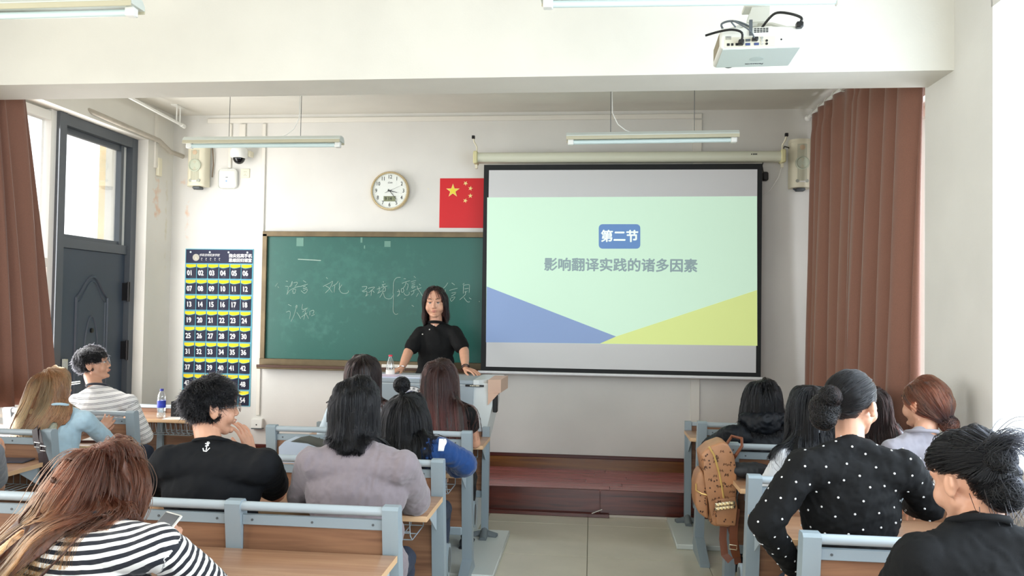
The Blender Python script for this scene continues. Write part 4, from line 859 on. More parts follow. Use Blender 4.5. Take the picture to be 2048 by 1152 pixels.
def hair(par, base, c, R, s, spec, coll, hm, bm_, seed=1):
    """guides are walked over head and shoulders under their own weight; strands follow their nearest guides"""
    rng = np.random.default_rng(seed); Rn = np.array(R); cn = np.array(c); st = spec['style']
    ng = spec.get('guides', 90); ns = spec.get('n', 3500); L = spec['len']*s; steps = spec.get('steps', 16)
    low = spec.get('low', -.062)
    skull = [ell(c+R @ (V((0, -.012, .025))*s), V((.074, .092, .088))*s, R), ell(c+R @ (V((0, .015, -.03))*s), V((.066, .06, .08))*s, R)]
    fr_ = spec.get('front', .066); rl = scalp(rng, ng, s, low, fr_, st == 'bun'); part = spec.get('part', 0)*s
    side = np.where(rl[:, 0] > part, 1., -1.)
    layer = rng.random(ng)**1.3*spec.get('thick', .018)+.004
    crown = np.array(spec.get('crown', (0, -.06, .105)))*s
    if st == 'long':
        flow = np.stack([side*.75+rl[:, 0]*2, -.25+(rl[:, 1]-.02)*1.5, -.35+0*side], 1); k = (rl[:, 1] < -.005*s)[:, None]; side = np.where(rl[:, 1] < -.03*s, side*.25, side); away = rl-crown; away /= np.linalg.norm(away, axis=1)[:, None]+1e-9
        flow = np.where(k, away, flow)
        if spec.get('back'): flow[:, 1] -= spec['back']
    elif st == 'short':
        away = rl-crown; away /= np.linalg.norm(away, axis=1)[:, None]+1e-9; flow = away+np.array([.12, .1, 0]); 
    else:
        bun = np.array(spec['bun'])*s; flow = bun-rl
    nl = rl-np.array([0, -.012, .025])*s; nl /= (np.array([.076, .094, .09])**2); nl /= np.linalg.norm(nl, axis=1)[:, None]
    flow /= np.linalg.norm(flow, axis=1)[:, None]+1e-9; flow -= nl*(flow*nl).sum(1)[:, None]
    lift = spec.get('lift', .15 if st == 'long' else .35)
    d = flow+nl*lift*(1 if st != 'bun' else .3); d /= np.linalg.norm(d, axis=1)[:, None]
    if spec.get('face'): skull += [ell(c+R @ (V((0, .085, .015))*s), V((.057, .06, .10))*s, R)]
    W_ = lambda q: q@Rn.T+cn
    p = W_(rl); dw = d@Rn.T; path = [p.copy()]
    Lg = L*(1-spec.get('vary', .12)*rng.random(ng))
    if st == 'bun' and 'cap' not in spec: spec = dict(spec, cap=(0, -.022, .038), capr=(.082, .098, .09))
    if st == 'bun': bw = cn+Rn@(np.array(spec['bun'])*s); Lg = np.linalg.norm(bw-p, axis=1)*1.22
    if st == 'short': Lg = Lg*((rl[:, 2]/s+.075)/.14).clip(.22, 1)
    sl = (Lg/steps)[:, None]; g = spec.get('grav', .3); wind = np.array(spec.get('wind', (0, 0, 0)))
    for i in range(steps):
        if st == 'long': tgt = np.array([0, 0, -1.])+wind*(1 if i > 4 else .3)+(side*spec.get('outx', 0))[:, None]*np.array(Rn[:, 0])*(1 if i < 9 else .2)
        elif st == 'short': tgt = (flow@Rn.T)*.6+np.array([0, 0, -.35])
        else: tgt = bw-p; tgt = tgt/(np.linalg.norm(tgt, axis=1)[:, None]+1e-9)
        gg = g*(.35 if i < 2 and st == 'long' else 1) if st != 'bun' else .35
        dw = dw*(1-gg)+tgt*gg; dw /= np.linalg.norm(dw, axis=1)[:, None]+1e-9
        q = p+dw*sl; q = push(q, skull, layer, 1); q = push(q, coll, layer*.9+.004, 2)
        dw = (q-p)/(np.linalg.norm(q-p, axis=1)[:, None]+1e-9); p = p+dw*sl; p = push(p, skull, layer*.95, 1); path.append(p.copy())
    G = np.stack(path, 1); T_ = np.linspace(0, 1, steps+1)
    wa = spec.get('wave', 0.)
    if wa:
        ph = rng.random((ng, 1))*6.3; fr = spec.get('wfreq', 14)*(1+.3*rng.random((ng, 1))); sd = rng.normal(size=(ng, 3)); sd /= np.linalg.norm(sd, axis=1)[:, None]; s2 = np.cross(sd, [0, 0, 1.])
        amp = wa*(T_**1.2)[None, :]
        G += (np.sin(ph+fr*T_[None, :])*amp)[..., None]*sd[:, None, :]+(np.cos(ph+fr*T_[None, :])*amp)[..., None]*s2[:, None, :]
    # solid base: soft locks
    r0, r1 = spec.get('rbase', (.014, .007)); prims = []
    cap = spec.get('cap', (0, -.022, .03)); prims.append(ell(c+R @ (V(cap)*s), V(spec.get('capr', (.087, .099, .097)))*s, R))
    for k in range(ng):
        pts = G[k]; st_ = 2
        for i in range(0, steps-st_+1, st_):
            t = i/steps; prims.append(cone(pts[i], pts[i+st_], (r0+(r1-r0)*t)*(1 if i else .7), r0+(r1-r0)*(t+st_/steps)))
    for e in spec.get('extra', ()): prims.append(e)
    if st == 'long' and not spec.get('face'):
        for q in (-.032, 0, .032):
            a_ = c+R @ (V((q, -.05, -.01))*s); prims.append(cone(a_, a_+V((wind[0]*L*.5, wind[1]*L*.5-.01, -min(L*.62, .26))), .042, .034))
    hb = blob(prims, spec.get('voxel', .008), 9, .5); setco(hb, getco(hb)-getno(hb)*spec.get('shrink', r0*.72)); hb.transform(Matrix.Translation(-base))
    ho = obj('hair', hb, bm_, par, smooth=None)
    # strands
    rs = scalp(rng, ns, s, low, fr_, st == 'bun'); sd_ = np.where(rs[:, 0] > part, 1., -1.)
    D = np.linalg.norm(rs[:, None]-rl[None], axis=2)+(0.2*((sd_[:, None]*side[None] < 0) & (rs[:, 1][:, None] > -.02*s)) if st == 'long' else 0)
    idx = np.argpartition(D, 3, axis=1)[:, :3]; dd = np.take_along_axis(D, idx, 1); w = 1/(dd+.003)**2; w /= w.sum(1)[:, None]
    S = (G[idx]*w[..., None, None]).sum(1); r0w = W_(rs); off = r0w-S[:, 0]; cl = spec.get('clump', .55)
    jit = rng.normal(size=(ns, 3))*spec.get('frizz', .004)
    S = S+off[:, None]*(1-cl*T_[None, :, None]**.8)+jit[:, None]*(T_**1.0)[None, :, None]*(.4+1.6*rng.random((ns, 1, 1)))
    bulge = rng.random((ns, 1, 1))**2*spec.get('loose', .004); S += (np.sin(T_*7+0)[None, :, None]*jit[:, None]*.6)
    m = S.shape; flat = S.reshape(-1, 3); clr = spec.get('clear', .010); flat = push(flat, skull, clr*.6, 1); flat = push(flat, coll, .006, 1); S = flat.reshape(m)
    # cut strands by random length
    extra = spec.get('loops')
    pts_list = [S]
    if extra is not None:
        for (bc, br, nloop, sq) in extra:
            bc_ = np.array(c)+Rn@(np.array(bc)*s); q = rng.normal(size=(nloop, 3)); q /= np.linalg.norm(q, axis=1)[:, None]; u = np.cross(q, rng.normal(size=(nloop, 3))*.5+np.array(sq)); u /= np.linalg.norm(u, axis=1)[:, None]; v = np.cross(q, u)
            tt = np.linspace(0, PI*1.5, steps+1); rr = br*(.93+.14*rng.random((nloop, 1))); rr = rr*(1+.12*np.sin(tt[None]*2+rng.random((nloop, 1))*6))
            pts_list.append(bc_+(u[:, None]*np.cos(tt)[None, :, None]+v[:, None]*np.sin(tt)[None, :, None])*rr[..., None])
    for fn in spec.get('free', ()): pts_list.append(fn(rng, steps+1))
    S = np.concatenate(pts_list)-np.array(base)
    hc = bpy.data.hair_curves.new('hair_strands'); hc.add_curves([steps+1]*len(S))
    hc.points.foreach_set('position', S.reshape(-1).astype(np.float32))
    ra = hc.attributes.get('radius') or hc.attributes.new('radius', 'FLOAT', 'POINT')
    rad = spec.get('rad', .0011)*s*(1-.6*T_**2); ra.data.foreach_set('value', np.tile(rad, len(S)).astype(np.float32))
    hc.materials.append(hm); so = bpy.data.objects.new('hair_strands', hc); C.objects.link(so); so.parent = ho; so['kind'] = 'stuff'
    return ho
SKIN = mat('skin', (214, 162, 134), .5, noise_amt=.06, nscale=18, bump=.03, bscale=300)
SKIN.node_tree.nodes['Principled BSDF'].inputs['Subsurface Weight'].default_value = .06
SKIN.node_tree.nodes['Principled BSDF'].inputs['Subsurface Radius'].default_value = (.02, .008, .004)
HB = mkhairmat('hair_black', [(0, (10, 10, 12)), (1, (17, 17, 20))]); HBm = mat('hair_black_base', (8, 8, 10), .6, spec=.2)
def figure(label, base, neck, head, sh, el, wr, hy=0, hp=0, hr=0, hs=1., shirt=None, hairspec=None, sleeve='long', hm=None, hbm=None, wdt=1., thick=1., pants=None, standing=False, voxel=.007, hands=None, hcurl=(.35, .45, .3), fold=.004, seed=1, name='person', svox=.008, hipz=None, jaw=1., group=None):
    """all points in the room; base is the floor point below the hips"""
    base = V(base); neck = V(neck); head = V(head); shl, shr = V(sh[0]), V(sh[1])
    t = thing(name, label, 'person', base); hz = hipz or .56; hip = base+V((0, 0, hz)); up = (neck-hip).normalized(); ax = (shr-shl); ax = (ax-up*ax.dot(up)).normalized(); fw = up.cross(ax)
    M = Matrix((ax, fw, up)).transposed(); R = rotm(hy, hp, hr) if not standing else rotm(PI+hy, hp, hr)
    hw = (shr-shl).length/2; mid = (shl+shr)/2
    lerp = lambda k: neck.lerp(hip, k)
    LT = (neck-hip).length
    # ---- clothed torso
    P = [ell(lerp(.36), V((hw*.92*wdt, .108*thick, LT*.36)), M), ell(lerp(.66), V((hw*.86*wdt, .112*thick, LT*.32)), M), ell(lerp(.93), V((hw*.95*wdt, .13*thick, .15)), M),
         cone(shl+ax*.02-up*.02, shr-ax*.02-up*.02, .056*thick), cone(neck-up*.008, shl+ax*.02-up*.004, .056, .052*thick), cone(neck-up*.008, shr-ax*.02-up*.004, .056, .052*thick), cone(neck-ax*.015-up*.035, neck+ax*.015-up*.035, .060), ell(lerp(.17), V((hw*.8, .085*thick, .09)), M)]
    tors = list(P); slv = []
    for k, (s0, e, w) in enumerate(((shl, V(el[0]), V(wr[0])), (shr, V(el[1]), V(wr[1])))):
        rs = .055*thick
        if sleeve == 'long': slv += [cone(s0, e, rs, .047*thick), cone(e, e.lerp(w, .9), .046*thick, .034*thick)]
        elif sleeve == 'loose': slv += [cone(s0, e, rs*1.0, .06*thick), cone(e, e.lerp(w, .55), .06*thick, .05*thick)]
        elif sleeve == 'short': slv += [cone(s0, s0.lerp(e, .72), rs*1.05, .058*thick)]
        elif sleeve == 'cap': slv += [cone(s0, s0.lerp(e, .4), rs, .056*thick)]
    shp = P+slv
    # ---- body
    Bp = head_prims(head, R, hs, jaw=jaw)
    nk = head+R @ V((0, -.025, -.075))*hs
    Bp += [cone(neck-up*.05, nk, .050*hs, .05*hs), ell(lerp(.17), V((hw*.55, .05, .05)), M), cone(shl+ax*.03-up*.02, shr-ax*.03-up*.02, .03), ell(lerp(.4), V((hw*.6, .06, LT*.28)), M), ell(lerp(.85), V((hw*.6, .07, .1)), M)]
    for k, (s0, e, w) in enumerate(((shl, V(el[0]), V(wr[0])), (shr, V(el[1]), V(wr[1])))):
        Bp += [cone(s0, e, .042*thick, .037*thick), cone(e, e.lerp(w, .45), .038*thick, .034*thick), cone(e.lerp(w, .45), w, .034*thick, .024)]
        hd = (w-e).normalized(); hn = V((0, 0, -1)) if abs(hd.z) < .8 else V((0, 1, 0))
        if hands and hands[k]: hd, hn = V(hands[k][0]), V(hands[k][1])
        sd = -1 if k == 1 else 1
        if hands and hands[k] and len(hands[k]) > 2: sd = hands[k][2]
        Bp += hand_prims(w, hd, hn, sd, .97, hcurl if not (hands and hands[k] and len(hands[k]) > 3) else hands[k][3])
    me = blob(Bp, voxel, 3, .45); me.transform(Matrix.Translation(-base)); obj('body', me, SKIN, t, smooth=None)
    # ---- eyes, brows, lips
    def T(x, y, z): return head+R @ (V((x, y, z))*hs)-base
    for q in (-1, 1):
        b = B(); bmesh.ops.create_uvsphere(b, u_segments=16, v_segments=10, radius=.0112*hs, matrix=Matrix.Translation(T(q*.0305, .0722, -.004))); ey = obj('eye', b, mat('eye_white', (214, 206, 200), .25), t, smooth=180)
        b = B(); bmesh.ops.create_uvsphere(b, u_segments=12, v_segments=8, radius=.0068*hs, matrix=Matrix.Translation(T(q*.0305, .0779, -.004))); obj('iris', b, mat('iris_dark', (24, 16, 14), .15), ey, smooth=180)
        b = B(); tube(b, [T(q*(.0305-.014), .0815, -.003), T(q*.026, .0858, .0008), T(q*(.0305+.006), .0835, .0008), T(q*(.0305+.016), .0755, -.003)], [.001*hs, .0018*hs, .0018*hs, .001*hs], 6); obj('eyelid', b, mat('lash_line', (52, 34, 30), .6), t)
        b = B(); tube(b, [T(q*.015, .0955, .023), T(q*.03, .092, .0275), T(q*.048, .08, .024)], [.0022*hs, .003*hs, .001*hs], 6); obj('eyebrow', b, mat('brow', (60, 44, 38), .8), t)
    b = B(); tube(b, [T(-.019, .087, -.0665), T(-.008, .0945, -.064), T(0, .0962, -.0655), T(.008, .0945, -.064), T(.019, .087, -.0665)], [.001*hs, .0024*hs, .0026*hs, .0024*hs, .001*hs], 7); tube(b, [T(-.016, .086, -.071), T(0, .0915, -.0725), T(.016, .086, -.071)], [.001*hs, .0034*hs, .001*hs], 7); obj('lips', b, mat('lips', (190, 112, 104), .4), t)
    # ---- shirt
    sm = blob(shp, svox, 12, .5); folds(sm, fold, 11, (1, 1, .55), seed); folds(sm, fold*.35, 30, (1, 1, .8), seed+3)
    co = getco(sm)
    if shirt.get('stripe'):
        dt, _ = sdf(co, tors); ds, _ = sdf(co, slv); val = (co-np.array(hip))@np.array(up)
        bend = shirt.get('bend', 0); val = val+bend*(((co-np.array(mid))@np.array(ax))/max(hw, .1))**2
        if slv:
            for k in range(2):
                seg = slv[k*2:k*2+2] if sleeve in ('long', 'loose') else slv[k:k+1]
                dk, _ = sdf(co, seg); s0 = np.array(seg[0][1]); e0_ = np.array(seg[0][2]); u_ = (e0_-s0)/np.linalg.norm(e0_-s0); al = (co-s0)@u_
                if len(seg) > 1: w0 = np.array(seg[1][2]); u2_ = (w0-e0_)/np.linalg.norm(w0-e0_); d1, _ = sdf(co, seg[:1]); d2, _ = sdf(co, seg[1:]); al = np.where(d2 < d1, np.linalg.norm(e0_-s0)+(co-e0_)@u2_, al)
                val = np.where((dk < dt-.002) & (al > .015), al+.3, val)
        at_ = sm.attributes.new('stripe', 'FLOAT', 'POINT'); at_.data.foreach_set('value', val.astype(np.float32))
    sm.transform(Matrix.Translation(-base)); so = obj('shirt', sm, shirt['mat'], t, smooth=None)
    # collar ring
    if shirt.get('collar', True):
        b = B(); cc = neck-base+up*.022-fw*.004; pts = [cc+ax*math.cos(a)*.066*hs*shirt.get('cw', 1)+fw*math.sin(a)*.066*hs*shirt.get('cw', 1)-up*(.018*math.sin(a)) for a in [2*PI*k/28 for k in range(29)]]
        tube(b, pts, shirt.get('cr', .009), 8, cap=False); obj('collar', b, shirt.get('cmat', shirt['mat']), so, smooth=180)
    # ---- legs
    if not standing:
        Lg = []
        for q in (-1, 1):
            h0 = hip+ax*q*.09-V((0, 0, .02)); kf = V((ax.x*q*.1, 0, 0))+V((base.x, base.y, 0))+V((0, 1, 0))*.43+V((0, 0, .49)); an = V((kf.x, kf.y-.06, .10))
            Lg += [cone(h0, kf, .088, .064), cone(kf, an, .06, .042)]
            sb_ = B(); box(sb_, (-.042, -.09, 0), (.042, .16, .05), .02, seg=3); box(sb_, (-.036, -.085, .04), (.036, .03, .1), .02, seg=3); o = obj('shoe', sb_, mat('shoe_dark', (40, 40, 44), .5) if seed % 2 else mat('shoe_white', (222, 222, 220), .5), t, smooth=60, loc=(an.x-base.x, an.y-base.y, 0))
    else:
        Lg = []; fz = base.z
        for q in (-1, 1):
            h0 = hip+V((-q*.085, 0, -.04)); kn = V((h0.x, h0.y-.02, fz+.47)); an = V((h0.x, h0.y+.02, fz+.1)); Lg += [cone(h0, kn, .09, .062), cone(kn, an, .06, .04)]
            sb_ = B(); box(sb_, (-.042, -.17, 0), (.042, .08, .05), .02, seg=3); box(sb_, (-.036, -.03, .03), (.036, .07, .1), .02, seg=3); obj('shoe', sb_, mat('shoe_dark', (40, 40, 44), .5), t, smooth=60, loc=(an.x-base.x, an.y-base.y, 0))
    Lg += [ell(hip-V((0, 0, .01)), V((hw*.9*wdt+.0, .125*thick, .11)))]
    pm_ = blob(Lg, .012, 4); folds(pm_, .004, 12, seed=seed); pm_.transform(Matrix.Translation(-base)); obj('trousers', pm_, pants or mat('denim_dark', (48, 58, 78), .8, noise_amt=.2, nscale=120), t, smooth=None)
    if hairspec:
        hair(t, base, head, R, hs, hairspec, shp+[cone(neck, nk, .05*hs)], hm or HB, hbm or HBm, seed)
    t['_'] = 0; del t['_']
    return t, so, R, sm
def glasses(t, base, head, R, s, m):
    def T(x, y, z): return V(head)+R @ (V((x, y, z))*s)-V(base)
    b = B()
    for q in (-1, 1):
        tube(b, [T(q*(.034+.022*math.cos(a)), .101-.008*abs(math.cos(a))*(1 if math.cos(a) > 0 else 0), -.008+.019*math.sin(a)) for a in [2*PI*k/20 for k in range(21)]], .0014*s, 6)
        tube(b, [T(q*.056, .095, -.002), T(q*.078, .05, .0), T(q*.084, .0, .0), T(q*.083, -.025, -.012)], .0014*s, 6)
    tube(b, [T(-.012, .102, -.003), T(0, .104, .0), T(.012, .102, -.003)], .0014*s, 6)
    g = obj('glasses', b, m, t)
    for q in (-1, 1):
        b = B(); vs = [b.verts.new(T(q*(.034+.021*math.cos(a)), .1, -.008+.018*math.sin(a))) for a in [2*PI*k/18 for k in range(18)]]; b.faces.new(vs); obj('lens', b, m_glass, g)
def stripemat(name, c1, c2, period, duty, fine=None):
    if name in MATS: return MATS[name]
    m = mat(name, c1, .8, bump=.15, bscale=700, sheen=.2); nt = m.node_tree; N = nt.nodes; L = nt.links
    a = N.new('ShaderNodeAttribute'); a.attribute_name = 'stripe'; d = N.new('ShaderNodeMath'); d.operation = 'DIVIDE'; d.inputs[1].default_value = period; f = N.new('ShaderNodeMath'); f.operation = 'FRACT'; L.new(a.outputs['Fac'], d.inputs[0]); L.new(d.outputs[0], f.inputs[0])
    r = N.new('ShaderNodeValToRGB'); r.color_ramp.interpolation = 'CONSTANT'; e = r.color_ramp.elements; e[0].position = 0; e[0].color = (*lin(c2), 1); e[1].position = duty; e[1].color = (*lin(c1), 1)
    if fine:
        q = e.new(fine[0]); q.color = (*lin(c2), 1); q = e.new(fine[1]); q.color = (*lin(c1), 1)
    L.new(f.outputs[0], r.inputs[0]); L.new(r.outputs[0], N['Principled BSDF'].inputs['Base Color']); return m
def cloth(name, c, rough=.85, noise=.05, sheen=.25): return mat(name, c if max(c) > 70 else tuple(v*.6 for v in c), rough, noise_amt=noise, nscale=30, bump=.15, bscale=800, sheen=sheen if max(c) > 70 else 0., spec=.3)
def decal(me, target, base, direction, off=.0015):
    """lays a flat mesh on a garment"""
    from mathutils.bvhtree import BVHTree
    bt_ = BVHTree.FromPolygons([v.co.copy() for v in target.vertices], [tuple(p.vertices) for p in target.polygons]); d = V(direction).normalized()
    for v in me.vertices:
        h = bt_.ray_cast(v.co-d*.4, d)
        if h[0] is not None: v.co = h[0]-d*(off+abs(0))
    return me
# ---------------------------------------------------------------- the teacher
black_linen = cloth('black_linen', (14, 15, 17))
def fl(p, z=0.): return V((p.x, p.y, z))
bz = at(872, 700, 6.68); base = V((bz.x, 6.68, PZ))
hd = at(870, 604, 6.58)
t, so, R, sm = figure('woman with shoulder-length hair in black short-sleeved top standing behind the lectern', base, at(873, 651, 6.63), hd,
    (at(842, 668, 6.62), at(908, 666, 6.62)), (at(817, 704, 6.52), at(928, 702, 6.52)), (at(803, 737, 6.3), at(931, 737, 6.28)), hy=.1, hp=-.04, hr=.03, hs=1.1,
    shirt=dict(mat=black_linen, cr=.013, cw=.86), sleeve='short', standing=True, jaw=1.15, voxel=.0042, hipz=.83, thick=1.14, wdt=1.3, pants=mat('trousers_black', (22, 22, 26), .8), fold=.003, seed=11,
    hands=(((-.45, -.8, -.15), (0, 0, -1), 1, (.12, .2, .2)), ((.75, -.6, -.15), (0, 0, -1), -1, (.12, .2, .2))),
    hairspec=dict(style='long', len=.225, guides=130, n=6500, part=-.012, thick=.010, grav=.5, lift=.05, low=-.05, face=True, front=.038, cap=(0, -.036, .034), capr=(.084, .099, .094), rbase=(.010, .007), clear=.012, vary=.15, outx=.05, back=.8, wind=(0, .3, 0), clump=.4, rad=.0013),
    hm=mkhairmat('hair_darkbrown', [(0, (24, 18, 18)), (1, (46, 28, 26))]), hbm=mat('hair_darkbrown_base', (22, 16, 16), .5))
b = B()
for x, y in ((867.5, 650), (859, 659), (845, 668.5)):
    p = at(x, y, 6.4); d_ = (p-V((0, 0, CAMZ))).normalized()
    from mathutils.bvhtree import BVHTree
    btr = BVHTree.FromPolygons([v.co.copy() for v in sm.vertices], [tuple(q.vertices) for q in sm.polygons]); h = btr.ray_cast(p-base-d_*.3, d_)
    if h[0] is not None: bmesh.ops.create_uvsphere(b, u_segments=10, v_segments=6, radius=.0062, matrix=Matrix.Translation(h[0]))
obj('button', b, mat('pearl', (225, 220, 210), .3), so)['kind'] = 'stuff'
w0 = at(931, 737, 6.28)-base; w1 = at(803, 737, 6.3)-base
for w_, q, m in ((w0, .0, mat('bracelet_dark', (60, 30, 26), .4)), (w0, .018, m_black), (w1, .0, m_chrome)):
    dd = V((.1, -.5, -.4)).normalized(); u = dd.cross(V((1, 0, 0))).normalized(); v_ = dd.cross(u); b = B(); cc = w_-dd*(.0+q)
    tube(b, [cc+u*.030*math.cos(a)+v_*.030*math.sin(a) for a in [2*PI*k/20 for k in range(21)]], .0042, 6, cap=False); obj('bracelet', b, m, t)
# ---------------------------------------------------------------- thin-striped man, left
m_st2m = stripemat('thin_stripes', (232, 230, 228), (38, 40, 52), .040, .08, (.24, .32))
hd = at(186, 727, 5.55)
base = V((at(208, 800, 5.5).x, 5.47, 0))
t, so, R, sm = figure('man with glasses in white top with thin dark stripes, looking up by the door', base, at(196, 778, 5.5), hd, (at(152, 803, 5.48), at(258, 803, 5.5)), (at(128, 872, 5.55), at(288, 872, 5.58)), (at(165, 860, 5.85), at(250, 860, 5.88)),
    hy=-1.15, hp=.22, hr=0, hs=1.1, shirt=dict(mat=m_st2m, stripe=True, bend=-.02), sleeve='loose', voxel=.0055, seed=21, thick=1.05, fold=.003,
    hairspec=dict(style='short', len=.052, guides=110, n=4500, thick=.012, lift=.5, grav=.35, low=-.04, rbase=(.013, .008), clump=.4, frizz=.004, rad=.0013, steps=8, crown=(0, -.07, .1)))
glasses(t, base, hd, R, 1.1, mat('silver_glasses', (150, 150, 155), .3, metal=.8))
# ---------------------------------------------------------------- blonde woman in pale blue cardigan
H_BL = mkhairmat('hair_blond', [(0, (110, 76, 50)), (.45, (178, 130, 88)), (1, (206, 164, 120))]); HbL = mat('hair_blond_base', (142, 98, 66), .5, noise_amt=.35, nscale=6, stretch=(14, 14, 1))
hd = at(110, 772, 4.74); base = V((at(120, 850, 4.62).x, 4.62, 0))
figure('woman with long dyed-blonde hair in pale blue cardigan leaning on left desk', base, at(122, 822, 4.69), hd, (at(82, 846, 4.64), at(168, 838, 4.7)), (at(62, 915, 4.75), at(216, 882, 4.93)), (at(90, 880, 4.95), at(196, 866, 5.03)),
    hy=-.45, hp=0, hr=-.08, hs=1.0, shirt=dict(mat=cloth('pale_blue_knit', (176, 204, 220))), sleeve='long', voxel=.005, seed=31, fold=.005, hands=(None, ((.25, .35, .5), (-.6, .4, -.2), -1)),
    pants=mat('denim_light', (120, 150, 184), .8, noise_amt=.2, nscale=100),
    hairspec=dict(style='long', len=.44, guides=100, n=4500, part=.01, thick=.02, grav=.42, wave=.012, wfreq=9, clump=.6, wind=(-.38, -.2, 0), frizz=.006, rad=.0014, rbase=(.015, .010)), hm=H_BL, hbm=HbL)
# ---------------------------------------------------------------- big striped woman, bottom left
m_bst = stripemat('bold_stripes', (236, 234, 230), (18, 22, 34), .0262, .5)
H_BR = mkhairmat('hair_wavy_brown', [(0, (52, 28, 22)), (.35, (92, 54, 38)), (.75, (170, 116, 76)), (1, (196, 146, 96))]); HbR = mat('hair_wavy_base', (92, 54, 38), .5, noise_amt=.45, nscale=5, stretch=(16, 16, 1.5))
hd = at(216, 970, 2.42); base = V((at(190, 1100, 2.2).x, 2.1, 0))
figure('long wavy-haired woman in bold black-and-white stripes nearest the left corner', base, at(196, 1062, 2.3), hd, (at(68, 1098, 2.2), at(318, 1088, 2.24)), (at(-20, 1210, 2.3), at(418, 1180, 2.38)), (at(60, 1140, 2.55), at(330, 1112, 2.6)),
    hy=-.35, hp=-.3, hr=0, hs=1.06, shirt=dict(mat=m_bst, stripe=True, bend=-.035, cr=.006), sleeve='loose', voxel=.006, svox=.006, seed=41, fold=.004, thick=1.12, wdt=1.05,
    hands=(None, ((-.1, .5, .5), (-.5, .3, -.3), -1)),
    hairspec=dict(style='long', len=.56, guides=120, n=9000, part=.03, thick=.03, grav=.36, wave=.024, wfreq=11, clump=.62, wind=(-.62, -.25, 0), frizz=.011, rad=.0009, rbase=(.016, .009), steps=24, outx=.2), hm=H_BR, hbm=HbR)
# ---------------------------------------------------------------- black t-shirt man
hd = at(424, 812, 3.32); base = V((at(430, 900, 3.2).x, 3.2, 0))
elb = at(552, 985, 3.55); wri = at(504, 908, 3.5)
cheek = hd+rotm(-.85, .02, 0) @ V((.05, .075, -.06))*1.1
t, so, R, sm = figure('man in black t-shirt with small white back logo, hand on his cheek', base, at(425, 893, 3.24), hd, (at(335, 922, 3.17), at(528, 928, 3.2)), (at(285, 992, 3.34), elb), (at(350, 985, 3.62), wri),
    hy=-.85, hp=.02, hr=0, hs=1.1, shirt=dict(mat=cloth('black_tee', (20, 24, 32), noise=.1), cr=.007, cw=1.05), sleeve='short', voxel=.0038, svox=.008, seed=51, thick=1.22, wdt=1.14, fold=.003,
    hands=(None, ((-.32, -.05, .9), (-.8, .2, -.1), 1, (.15, .35, .35))),
    hairspec=dict(style='short', len=.048, guides=160, n=9000, thick=.010, lift=.5, grav=.3, low=-.055, capr=(.081, .097, .092), rbase=(.012, .008), clump=.45, frizz=.006, rad=.001, steps=8, crown=(0, -.05, .11)))
glasses(t, base, hd, R, 1.12, mat('silver_glasses', (150, 150, 155), .3, metal=.8))
# anchor-like logo
b = B(); p0_ = at(391, 901, 3.0)-base
for pts in ([(-.0, .03), (.0, -.02)], [(-.012, .018), (.012, .02)], [(-.022, -.008), (-.014, -.024), (.004, -.026), (.02, -.006)], [(.006, .03), (.014, .022), (.006, .012)], [(-.01, .004), (.012, .008)]):
    tube(b, [p0_+V((x*.7, 0, z*.7)) for x, z in pts], .0024, 6)
lg = fin(b, 60); 
from mathutils.bvhtree import BVHTree
btr = BVHTree.FromPolygons([v.co.copy() for v in sm.vertices], [tuple(q.vertices) for q in sm.polygons])
for v in lg.vertices:
    o_ = v.co.copy(); dr_ = V((p0_.x+base.x, 3.0, 0)).normalized(); dr_ = V((-.25, 1, -.1)).normalized(); h = btr.ray_cast(o_-dr_*.3, dr_)
    if h[0] is not None: v.co = h[0]-dr_*.002
obj('back_logo', lg, m_wtext, so)
# ---------------------------------------------------------------- grey t-shirt woman
hd = at(712, 812, 3.33); base = V((at(712, 900, 3.18).x, 3.2, 0))
figure('woman with black bob in loose mauve-grey t-shirt leaning on the second desk', base, at(714, 893, 3.26), hd, (at(622, 922, 3.2), at(808, 930, 3.22)), (at(606, 992, 3.36), at(832, 1000, 3.42)), (at(640, 1000, 3.62), at(800, 1012, 3.66)),
    hy=-.1, hp=-.1, hs=1.06, shirt=dict(mat=cloth('mauve_grey_cotton', (132, 122, 127)), collar=False), sleeve='loose', voxel=.006, seed=61, thick=1.12, wdt=1.2, fold=.0045, svox=.007,
    hairspec=dict(style='long', len=.19, guides=140, n=12000, part=.0, thick=.016, grav=.5, wave=.003, wfreq=6, clump=.4, frizz=.003, rad=.001, rbase=(.015, .011), outx=.0, crown=(0, -.03, .11)))
# ---------------------------------------------------------------- topknot woman in navy jacket
m_jk = cloth('navy_jacket', (22, 62, 118)); hd = at(812, 832, 4.17); base = V((at(812, 900, 4.05).x, 4.12, 0))
knot = (-.03, -.01, .165)
t, so, R, sm = figure('woman with small topknot and long black hair in navy jacket with white stripe', base, at(816, 884, 4.1), hd, (at(762, 905, 4.05), at(878, 896, 4.08)), (at(742, 935, 4.2), at(932, 928, 4.2)), (at(770, 930, 4.45), at(895, 942, 4.5)),
    hy=0, hp=-.15, hs=1.02, shirt=dict(mat=m_jk, collar=False), sleeve='loose', voxel=.0065, seed=71, thick=1.08, fold=.006,
    hairspec=dict(style='long', len=.46, guides=100, n=6500, part=0, thick=.02, grav=.45, wave=.006, wfreq=5, clump=.5, frizz=.005, rad=.0012, rbase=(.016, .010), outx=.1,
        extra=[ell(hd+V(knot)*1.02, (.037, .037, .036)), cone(hd+V((-.02, -.01, .1)), hd+V(knot), .03, .018)], loops=[(knot, .040, 500, (0, 0, 1))]))
b = B(); prof = []
from mathutils.bvhtree import BVHTree
btr = BVHTree.FromPolygons([v.co.copy() for v in sm.vertices], [tuple(q.vertices) for q in sm.polygons])
